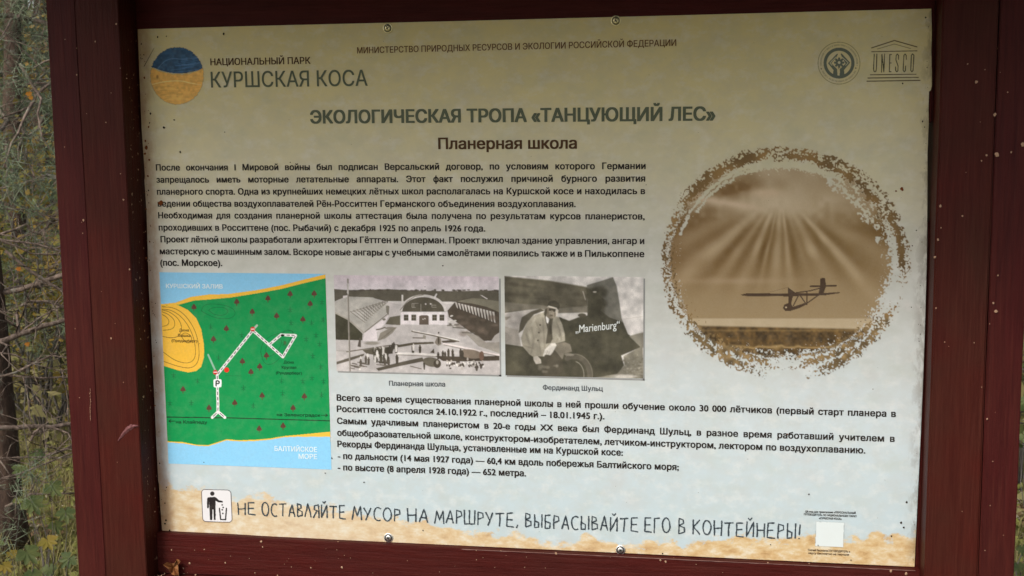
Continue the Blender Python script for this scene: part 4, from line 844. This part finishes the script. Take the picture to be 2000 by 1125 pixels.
pts = [Vector((p.x, p.y, gz(p.x, p.y))) for p in pts if noise.noise(Vector((p.x*1.3, p.y*1.3, 9))) > -.12]
V_, F_ = blades(pts, .05, .20, .0022, 5)
q4 = F_[:len(F_)//2]; t3 = F_[len(F_)//2:][:, :3]
me = bpy.data.meshes.new('grass'); me.from_pydata(V_.tolist(), [], q4.tolist()+t3.tolist()); me.materials.append(M_GRASS); o = bpy.data.objects.new('grass', me); COL.objects.link(o); o['kind'] = 'stuff'; o['label'] = 'thin grass on the forest floor'
# wood
def bark(name, a, b, sc=30):
    N = Nodes(name); n_ = N.noise(N.map((1, 1, .35)), sc, 6, .7); c = N.mix(N.ramp(n_, [(.35, 0.), (.65, 1.)]), a, b)
    li = N.ramp(N.noise(N.map((1, 1, 1)), 24, 4), [(.58, 0.), (.68, .5)]); c = N.mix(li, c, (.20, .21, .17)); N.bump(n_, .9, .01); return N.out(c, .85, .25)
M_BARK = bark('pine_bark', (.030, .018, .013), (.095, .060, .042)); M_TWIG = bark('dead_twig', (.060, .040, .030), (.26, .195, .155), 60); M_BARKG = bark('grey_bark', (.06, .052, .045), (.15, .13, .11), 20)
def tube(pts, radii, k=6, V=None, F=None):
    V = V if V is not None else []; F = F if F is not None else []; n0 = len(V); pts = [Vector(p) for p in pts]
    for i, p in enumerate(pts):
        t_ = (pts[min(i+1, len(pts)-1)]-pts[max(i-1, 0)]).normalized(); u_ = t_.cross(Vector((.31, .22, .92))).normalized(); w_ = t_.cross(u_)
        for j in range(k):
            a_ = j*6.2832/k; V.append(p+(u_*math.cos(a_)+w_*math.sin(a_))*radii[i]*(1+.12*noise.noise(p*40+Vector((j, 0, 0)))))
        if i:
            for j in range(k): F.append((n0+(i-1)*k+j, n0+(i-1)*k+(j+1) % k, n0+i*k+(j+1) % k, n0+i*k+j))
    F.append(tuple(n0+j for j in range(k))[::-1]); F.append(tuple(n0+(len(pts)-1)*k+j for j in range(k))); return V, F
def wig(a, b, n_, amp, sag_=0):
    a, b = Vector(a), Vector(b); L = (b-a).length; s_ = random.random()*99; out = []
    for i in range(n_+1):
        u = i/n_; q = a.lerp(b, u); w_ = noise.noise_vector(q*(2.2/max(L, .2))+Vector((s_, 0, 0)))*amp*L*math.sin(u*3.14); out.append(q+w_-Vector((0, 0, sag_*L*math.sin(u*3.14))))
    return out
def twigs(V, F, path, r0, n_, lmin, lmax, ends=None, k=4):
    for _ in range(n_):
        i = random.randrange(1, len(path)); p = path[i]; t_ = (path[i]-path[i-1]).normalized()
        d = (t_*random.uniform(.2, 1)+Vector((random.gauss(0, .6), random.gauss(0, .6), random.gauss(.05, .5)))).normalized(); L = random.uniform(lmin, lmax)
        q = wig(p, p+d*L, 5, .28); tube(q, [r0*(1-.85*j/5) for j in range(6)], k, V, F)
        if ends is not None: ends += [q[3], q[4], q[5]]
        if L > .12:
            for _ in range(2):
                m_ = q[random.randrange(1, 5)]; d2 = (d+Vector((random.gauss(0, .7), random.gauss(0, .7), random.gauss(0, .6)))).normalized(); q2 = wig(m_, m_+d2*L*.5, 4, .25); tube(q2, [r0*.55*(1-.8*j/4) for j in range(5)], 3, V, F)
                if ends is not None: ends.append(q2[4])
def needles(ends, n_per, L, w, seed, up=.35):
    r = np.random.default_rng(seed); c = np.repeat(np.array([tuple(e) for e in ends]), n_per, 0); m_ = len(c); d = r.normal(size=(m_, 3)); d[:, 2] += up; d /= np.linalg.norm(d, axis=1)[:, None]
    c = c+r.normal(size=(m_, 3))*L*.22; s_ = np.cross(d, r.normal(size=(m_, 3))); s_ /= np.linalg.norm(s_, axis=1)[:, None]; l = r.uniform(.6, 1.1, m_)[:, None]*L
    V = np.stack([c-s_*w, c+s_*w, c+d*l+np.array([0, 0, -.12])*l], 1).reshape(-1, 3); i = np.arange(m_)*3; return V, np.stack([i, i+1, i+2], 1)
M_NEED = [leaf_mat('pine_needles', (.070, .105, .045), (.14, .17, .085), .4, 6, .12), leaf_mat('grey_green_needles', (.095, .135, .075), (.20, .235, .15), .35, 6, .12), leaf_mat('olive_needles', (.12, .13, .035), (.24, .20, .06), .45, 6, .15)]
# nearest pine, whose dead lower branches reach past the board
D = 4.7
base = at(22, 1125, dist=D); base = Vector((base.x, base.y, 0))
near = empty('pine_tree', base, 'nearest pine with dark trunk and bare dead branches, left of the red board', 'tree')
tw = [base+Vector((noise.noise(Vector((0, 0, z*.6)))*.06-.02*z, noise.noise(Vector((5, 0, z*.6)))*.06, z)) for z in [i*.25 for i in range(33)]]
tw = [Vector((p.x, p.y, p.z)) for p in tw]
V, F = tube([p-base for p in tw], [.062*(1-.7*i/32)+(.03 if i == 0 else 0) for i in range(33)], 14); mesh('trunk', V, F, M_BARK, near, True)
dead = [([(-60,690),(0,668),(40,652),(85,636),(128,625),(220,600)], 13, 0), ([(35,655),(36,640),(33,612)], 9, 0), ([(-40,838),(0,836),(50,833),(100,834),(138,828),(240,815)], 11, .1), ([(60,906),(85,892),(138,873),(230,850)], 8, .2),
        ([(-60,490),(0,458),(30,448),(52,438),(60,450),(76,456),(92,444),(102,430)], 6, .1), ([(-30,463),(30,472),(75,478),(118,491),(200,510)], 5, -.1), ([(-10,465),(30,480),(60,495),(118,498)], 4, -.2), ([(10,490),(60,530),(120,568),(180,600)], 7, .3),
        ([(-20,742),(30,728),(55,715),(82,702),(110,690)], 6, .15), ([(40,598),(58,588),(90,588),(126,600),(200,616)], 5, 0), ([(0,368),(45,357),(92,342)], 3.5, .3), ([(-10,408),(50,408),(90,420),(118,432)], 4, .35), ([(-30,40),(10,66),(45,98),(100,152)], 5, .2), ([(50,165),(104,160)], 4, .2),
        ([(-20,940),(40,925),(90,905),(138,885),(190,872)], 4, -.1), ([(10,990),(60,965),(110,965),(145,963)], 5, 0), ([(-10,895),(60,893),(130,893),(160,890)], 3.5, .1), ([(100,1064),(150,1062),(240,1056)], 13, .6), ([(0,320),(-20,330)], 3, 0), ([(40,650),(75,622),(118,598)], 4, .1), ([(15,733),(60,737),(138,738),(200,735)], 4, .2), ([(70,545),(110,562),(180,590)], 4, .0),
        ([(60,862),(66,845),(84,832)], 5, -.1), ([(0,900),(35,950),(30,1010)], 3, -.2), ([(-20,275),(40,268),(103,262)], 3, .5), ([(45,735),(55,780),(58,822)], 3, .1), ([(120,720),(132,780),(134,830)], 3, .1), ([(70,775),(100,810),(138,835)], 3, .2)]
allends = []
for path, wpx, dd in dead:
    q = [at(x, y, dist=D-.5+dd+.0009*x) - base for x, y in path]; s_ = []
    for a_, b_ in zip(q, q[1:]): s_ += wig(a_, b_, 3, .06)[:-1]
    s_.append(q[-1]); r0 = wpx/FPX*(D-.5)/2; V, F = tube(s_, [r0*(1-.35*i/len(s_)) for i in range(len(s_))], 8)
    twigs(V, F, s_, r0*.34+.0005, 5, .10, .40, None, 4)
    mesh('branch', V, F, M_TWIG, near, True)
random.seed(77)
M_FINE = bark('fine_dark_twig', (.035, .024, .018), (.13, .095, .07), 60); V, F = [], []
for k in range(95):
    x, y = random.uniform(-20, 150), random.uniform(380, 1110) if k % 5 else random.uniform(0, 380); d_ = random.uniform(4.0, 5.6); a_ = random.gauss(0, .45)+(3.14 if random.random() < .3 else 0); L_ = random.uniform(30, 120)
    p0, p1 = at(x, y, dist=d_)-base, at(x+math.cos(a_)*L_, y-math.sin(a_)*L_*.8, dist=d_+random.uniform(-.3, .3))-base
    q = wig(p0, p1, 8, .16, random.uniform(-.05, .1)); r0 = random.uniform(.0007, .0020); tube(q, [r0*(1.1-.8*i/8) for i in range(9)], 4, V, F); twigs(V, F, q, r0*.6, 2, .04, .16, None, 3)
mesh('fine_twigs', V, F, M_FINE, near, True)['kind'] = 'stuff'
# further dead branches on other sides and a crown above
for k in range(16):
    z = random.uniform(.6, 3.2); a_ = random.uniform(0, 6.28); p0 = tw[int(z/.25)]-base; L = random.uniform(.6, 1.6)
    q = wig(p0, p0+Vector((math.cos(a_), math.sin(a_), random.uniform(-.15, .25)))*L, 9, .18); V, F = tube(q, [.011*(1-.8*i/9) for i in range(10)], 6); twigs(V, F, q, .003, 12, .1, .4); mesh('branch', V, F, M_TWIG, near, True)
def live_branches(root, orig, zs, n_, L0, L1, r0, mats, per, nl, nw, seed, kk=9):
    random.seed(seed); ends = []; V, F = [], []
    for _ in range(n_):
        z = random.uniform(*zs); a_ = random.uniform(0, 6.28); L = random.uniform(L0, L1)*(1-.6*(z-zs[0])/(zs[1]-zs[0]+.01)); p0 = Vector((0, 0, z))
        q = wig(p0, p0+Vector((math.cos(a_), math.sin(a_), random.uniform(-.1, .45)))*L, 8, .2); tube(q, [r0*(1-.85*i/8) for i in range(9)], 5, V, F); twigs(V, F, q[2:], r0*.35, kk, L*.1, L*.32, ends, 3)
    mesh('branches', V, F, M_BARKG, root, True)
    V_, F_ = needles(ends, per, nl, nw, seed); npmesh('needles', V_, F_, mats, root)
    return root
# needle sprays close behind the board's left side, on the near pine
random.seed(21)
tips = [(62,135,3.9),(20,285,4.2),(98,292,4.2),(8,165,4.3),(40,60,4.6),(90,60,4.6),(5,330,4.0),(60,370,4.5),(105,380,4.4),(20,395,4.8),(75,405,4.4),(100,180,4.4),(35,215,4.7),(-20,90,4.3),(110,110,4.5),(15,20,4.4),(70,15,4.6),(55,20,4.2),(-15,240,4.3),(5,1030,3.9),(20,640,5.2),(70,680,5.3),(100,650,5.3),(30,960,3.9),(110,330,4.3),(-10,420,4.5),(60,320,4.7),(90,100,5.0),(90,470,5.0),(30,520,5.2),(110,530,5.2),(10,590,5.0),(85,220,5.1)]
ends = []
for x, y, d in tips:
    c = at(x, y, dist=d)-base
    for _ in range(4): ends.append(c+Vector((random.gauss(0, .035), random.gauss(0, .06), random.gauss(0, .025))))
npmesh('needles', *needles(ends, 34, .085, .0009, 3, .15), M_NEED[1], near)
for x, y, d in tips[:19]:
    c = at(x, y, dist=d)-base; q = wig(c, c+Vector((random.uniform(-.3, .3), random.uniform(.1, .5), random.uniform(.1, .3))), 6, .2); V, F = tube(q, [.0022+.0007*i for i in range(7)], 5); mesh('branch', V, F, M_TWIG, near, True)
live_branches(near, base, (2.6, 7.5), 34, .8, 1.9, .016, M_NEED[0], 16, .10, .0016, 33)
# other pines: two kinds of crown shared by copies
def ray(px, d):
    r = CAMR @ Vector(((px-1000)/FPX, 0, -1)); r.z = 0; r.normalize(); return Vector((CAMP.x+r.x*d, CAMP.y+r.y*d, 0))
def pine(loc, label, seed, h, zs, n_, L0, L1, mats, per, nl, nw, group=None, br=9):
    random.seed(seed); loc = Vector(loc); loc.z = gz(loc.x, loc.y)-.03; root = empty('pine_tree', loc, label, 'tree', group)
    pts = [Vector((noise.noise(Vector((seed, 0, z*.4)))*.12, noise.noise(Vector((seed, 7, z*.4)))*.12, z)) for z in [h*i/20 for i in range(21)]]
    V, F = tube(pts, [h*.0115*(1-.8*i/20)+(.02 if i == 0 else 0) for i in range(21)], 12); mesh('trunk', V, F, M_BARK, root, True)
    live_branches(root, loc, zs, n_, L0, L1, .014, mats, per, nl, nw, seed+1, br); return root
pA = pine(ray(60, 8.2), 'bushy young grey green pine behind the dead branches, left of the board', 71, 6.0, (.8, 5.6), 34, .7, 1.9, M_NEED[1], 13, .12, .0018)
pB = pine(ray(-25, 10.5), 'taller dark pine at the left picture edge behind the grey green one', 72, 8.0, (1.3, 7.6), 44, .8, 2.3, M_NEED[0], 18, .13, .0026)
pC = pine(ray(110, 14), 'olive tinted pine farther back beside the red post', 73, 9.0, (1.2, 8.6), 50, .9, 2.6, M_NEED[2], 18, .15, .0034)
def copy_tree(o, loc, rz, sc, label, group):
    c = o.copy(); COL.objects.link(c); c.location = loc; c.rotation_euler = (0, 0, rz); c.scale = (sc, sc, sc); c['label'] = label; c['group'] = group
    for ch in list(o.children):
        d = ch.copy(); COL.objects.link(d); d.parent = c
    return c
random.seed(99)
for px_, d in ((250,9),(600,12),(900,15),(1300,10),(1700,13),(2060,12),(2300,9),(-300,10),(-700,12),(2800,13),(-60,17),(150,19),(30,22),(2020,18),(1000,22),(500,20),(1500,20),(-450,19),(2450,20),(80,27)):
    l = ray(px_, d); l.z = gz(l.x, l.y)-.03; copy_tree(random.choice((pA, pB, pC)), l, random.uniform(0, 6.28), random.uniform(.85, 1.35), 'pine of the woods standing behind the information board', 'pines of the woods behind the board')
# autumn shrub with yellow leaves
def shrub(loc, h, label, seed, mats, nleaf, s0, s1, spread, cat='shrub'):
    random.seed(seed); loc = Vector(loc); loc.z = gz(loc.x, loc.y)-.02; root = empty('leafy_shrub', loc, label, cat); V, F = [], []; ends = []
    for _ in range(9):
        q = wig((0, 0, 0), (random.gauss(0, spread), random.gauss(0, spread), h*random.uniform(.6, 1)), 8, .15); tube(q, [.008*(1-.8*i/8) for i in range(9)], 5, V, F); twigs(V, F, q[2:], .003, 10, .1, .45, ends, 3)
    mesh('stems', V, F, M_BARKG, root, True); p = [Vector(random.choice(ends))+Vector((random.gauss(0, .07), random.gauss(0, .07), random.gauss(0, .06))) for _ in range(nleaf)]
    npmesh('leaves', *cards(p, s0, s1, .3, seed, .7), mats, root); return root
M_YEL = leaf_mat('yellow_leaves', (.20, .17, .030), (.30, .19, .045), .5, 5, .35); M_OLV = leaf_mat('olive_leaves', (.12, .14, .035), (.20, .19, .06), .5, 5, .35); M_ORG = leaf_mat('orange_leaves', (.40, .13, .02), (.45, .2, .03), .5, 5, .3); M_GRN = leaf_mat('maple_green', (.065, .095, .035), (.13, .15, .050), .5, 25, .3)
shrub(ray(75, 6.6), 1.9, 'thin shrub with yellow autumn leaves behind the pine branches', 201, M_YEL, 1500, .010, .026, .30)
shrub(ray(40, 9.5), 2.3, 'tall golden brown shrub in the gap above the dead branches', 206, leaf_mat('golden_leaves', (.26, .15, .045), (.36, .25, .07), .5, 5, .35), 2600, .010, .026, .42)
shrub(ray(20, 7.4), 1.5, 'olive leaved shrub low behind the nearest pine', 202, M_OLV, 1400, .012, .028, .35)
shrub(ray(110, 7.0), 1.1, 'low olive shrub touching the red post on the left side', 203, M_OLV, 1200, .012, .028, .35)
shrub(ray(2012, 5.6), .9, 'low green shrub right of the red board', 204, M_GRN, 900, .012, .030, .25)
shrub(ray(2070, 7.5), 1.5, 'taller olive shrub right of the red board', 205, M_OLV, 1500, .012, .030, .4)
# maple saplings with big lobed leaves
LOBE = []
for a_, r_ in ((-90,.10),(-72,.50),(-52,.62),(-34,.56),(-22,.72),(-8,.78),(4,.98),(14,.80),(24,.74),(33,.58),(42,.84),(50,1.0),(57,.90),(66,.76),(73,.66),(80,.96),(90,1.18),(100,.96),(107,.66),(114,.76),(123,.90),(130,1.0),(138,.84),(147,.58),(156,.74),(166,.80),(176,.98),(188,.78),(202,.72),(214,.56),(232,.62),(252,.50)): LOBE.append((r_*math.cos(math.radians(a_)), r_*math.sin(math.radians(a_))))
def maple_leaf(c, s_, n_, up):
    n_ = Vector(n_).normalized(); up = Vector(up); u_ = up.cross(n_).normalized(); w_ = n_.cross(u_); k = len(LOBE)
    v = [c-n_*s_*.08]+[c+u_*a_*s_+w_*b_*s_-n_*(.12*s_*(a_*a_+b_*b_)) for a_, b_ in LOBE]
    return v, [(0, 1+i, 1+(i+1) % k) for i in range(k)]
def maple(x, label, leaves, seed):
    random.seed(seed); b_ = at(x, 1125, dist=4.1); b_.z = gz(b_.x, b_.y)-.01; root = empty('maple_sapling', b_, label, 'sapling'); V, F = [], []
    for lx, ly, sz, mt, d in leaves:
        c = at(lx, ly, dist=d)-b_; q = wig((0, 0, 0), c, 6, .15); tube(q, [.0028*(1-.75*i/6) for i in range(7)], 4, V, F)
        v, f = maple_leaf(c, sz/FPX*d*.62, (CAMP-(c+b_)).normalized()+Vector((random.gauss(0, .35), random.gauss(0, .35), random.uniform(.3, 1.0))), (random.gauss(0, .5), .1, -1)); mesh('leaf', v, f, mt, root)
    mesh('stem', V, F, M_BARKG, root, True)
maple(85, 'young maple sapling with green and yellow lobed leaves beside the left post', [(62,980,44,M_GRN,4.0),(102,950,38,M_GRN,4.2),(92,1055,36,M_YEL,3.9),(52,1078,46,M_GRN,3.9),(70,885,34,M_GRN,4.4),(40,915,30,M_GRN,4.4),(95,1110,30,M_GRN,4.0),(128,1000,36,M_GRN,4.3),(135,1090,34,M_GRN,4.2),(64,1120,34,M_GRN,3.8),(108,1025,28,M_GRN,4.3),(82,985,28,M_OLV,4.4),(54,628,0.1,M_GRN,4.4)], 8)
maple(10, 'yellowing maple sapling at the lower left picture corner', [(8,1105,30,M_YEL,3.9),(22,1080,24,M_YEL,4.0),(-10,1060,34,M_GRN,4.0),(35,975,22,M_OLV,4.2)], 9)
maple(1995, 'small green maple sapling right of the red board', [(1988,1105,26,M_GRN,3.6),(1996,1070,24,M_GRN,3.8),(2006,1120,30,M_OLV,3.5),(2000,850,26,M_GRN,4.2),(2012,800,30,M_OLV,4.4),(2004,780,24,M_GRN,4.4)], 10)
# a few orange leaves hanging in the twigs
v, f = [], []
for x, y, s_ in ((53,671,10),(36,524,10),(56,182,12),(60,190,9)):
    a_, b_ = maple_leaf(at(x, y, dist=4.1), s_/FPX*4.1*.6, (CAMP-at(x, y, dist=4.1)), (.3, 0, -1)); n0 = len(v); v += [p-base for p in a_]; f += [tuple(n0+j for j in q) for q in b_]
mesh('caught_leaves', v, f, M_ORG, near)
# far woods as one mass: trunks and foliage clumps
M_FAR = leaf_mat('far_foliage', (.050, .065, .035), (.15, .14, .065), .6, .8, .1); random.seed(44)
V, F = [], []; P_ = []
for _ in range(230):
    a_ = random.uniform(-75, 75); d = random.uniform(26, 75); x = .6+d*math.sin(math.radians(a_)); y = d*math.cos(math.radians(a_)); h = random.uniform(9, 15); z0 = gz(x, y)-.1
    tube([(x, y, z0), (x+random.gauss(0, .15), y, z0+h*.5), (x+random.gauss(0, .3), y, z0+h)], [random.uniform(.1, .2), .1, .03], 6, V, F)
    for _ in range(230):
        u = random.random(); r_ = (1-u*.75)*2.1*math.sqrt(random.random()); t_ = random.uniform(0, 6.28); P_.append((x+r_*math.cos(t_), y+r_*math.sin(t_), z0+h*(.06+.96*u)))
o = mesh('far_wood_trunks', V, F, M_BARKG, None, True); o['kind'] = 'stuff'; o['label'] = 'distant tree trunks of the woods'
o = npmesh('far_wood_foliage', *cards(P_, .16, .42, 0, 6, .6), M_FAR); o['kind'] = 'stuff'; o['label'] = 'distant foliage of the woods'
# undergrowth mass between, brown and grey green
pts = inview(9000, 6, 24, -120, 180, 1)+inview(3000, 5, 20, 1940, 2160, 1)+inview(16000, 7, 30, -1800, 3800, 1)
pts = [Vector((p.x, p.y, gz(p.x, p.y)+random.random()**1.7*1.0*max(.15, min(1, (noise.noise(Vector((p.x*.5, p.y*.5, 1)))+.5))))) for p in pts]
o = npmesh('undergrowth', *cards(pts, .014, .05, 0, 12, .45), leaf_mat('undergrowth', (.13, .12, .045), (.27, .23, .10), .6, 2, .2)); o['kind'] = 'stuff'; o['label'] = 'brownish green undergrowth of the woods'
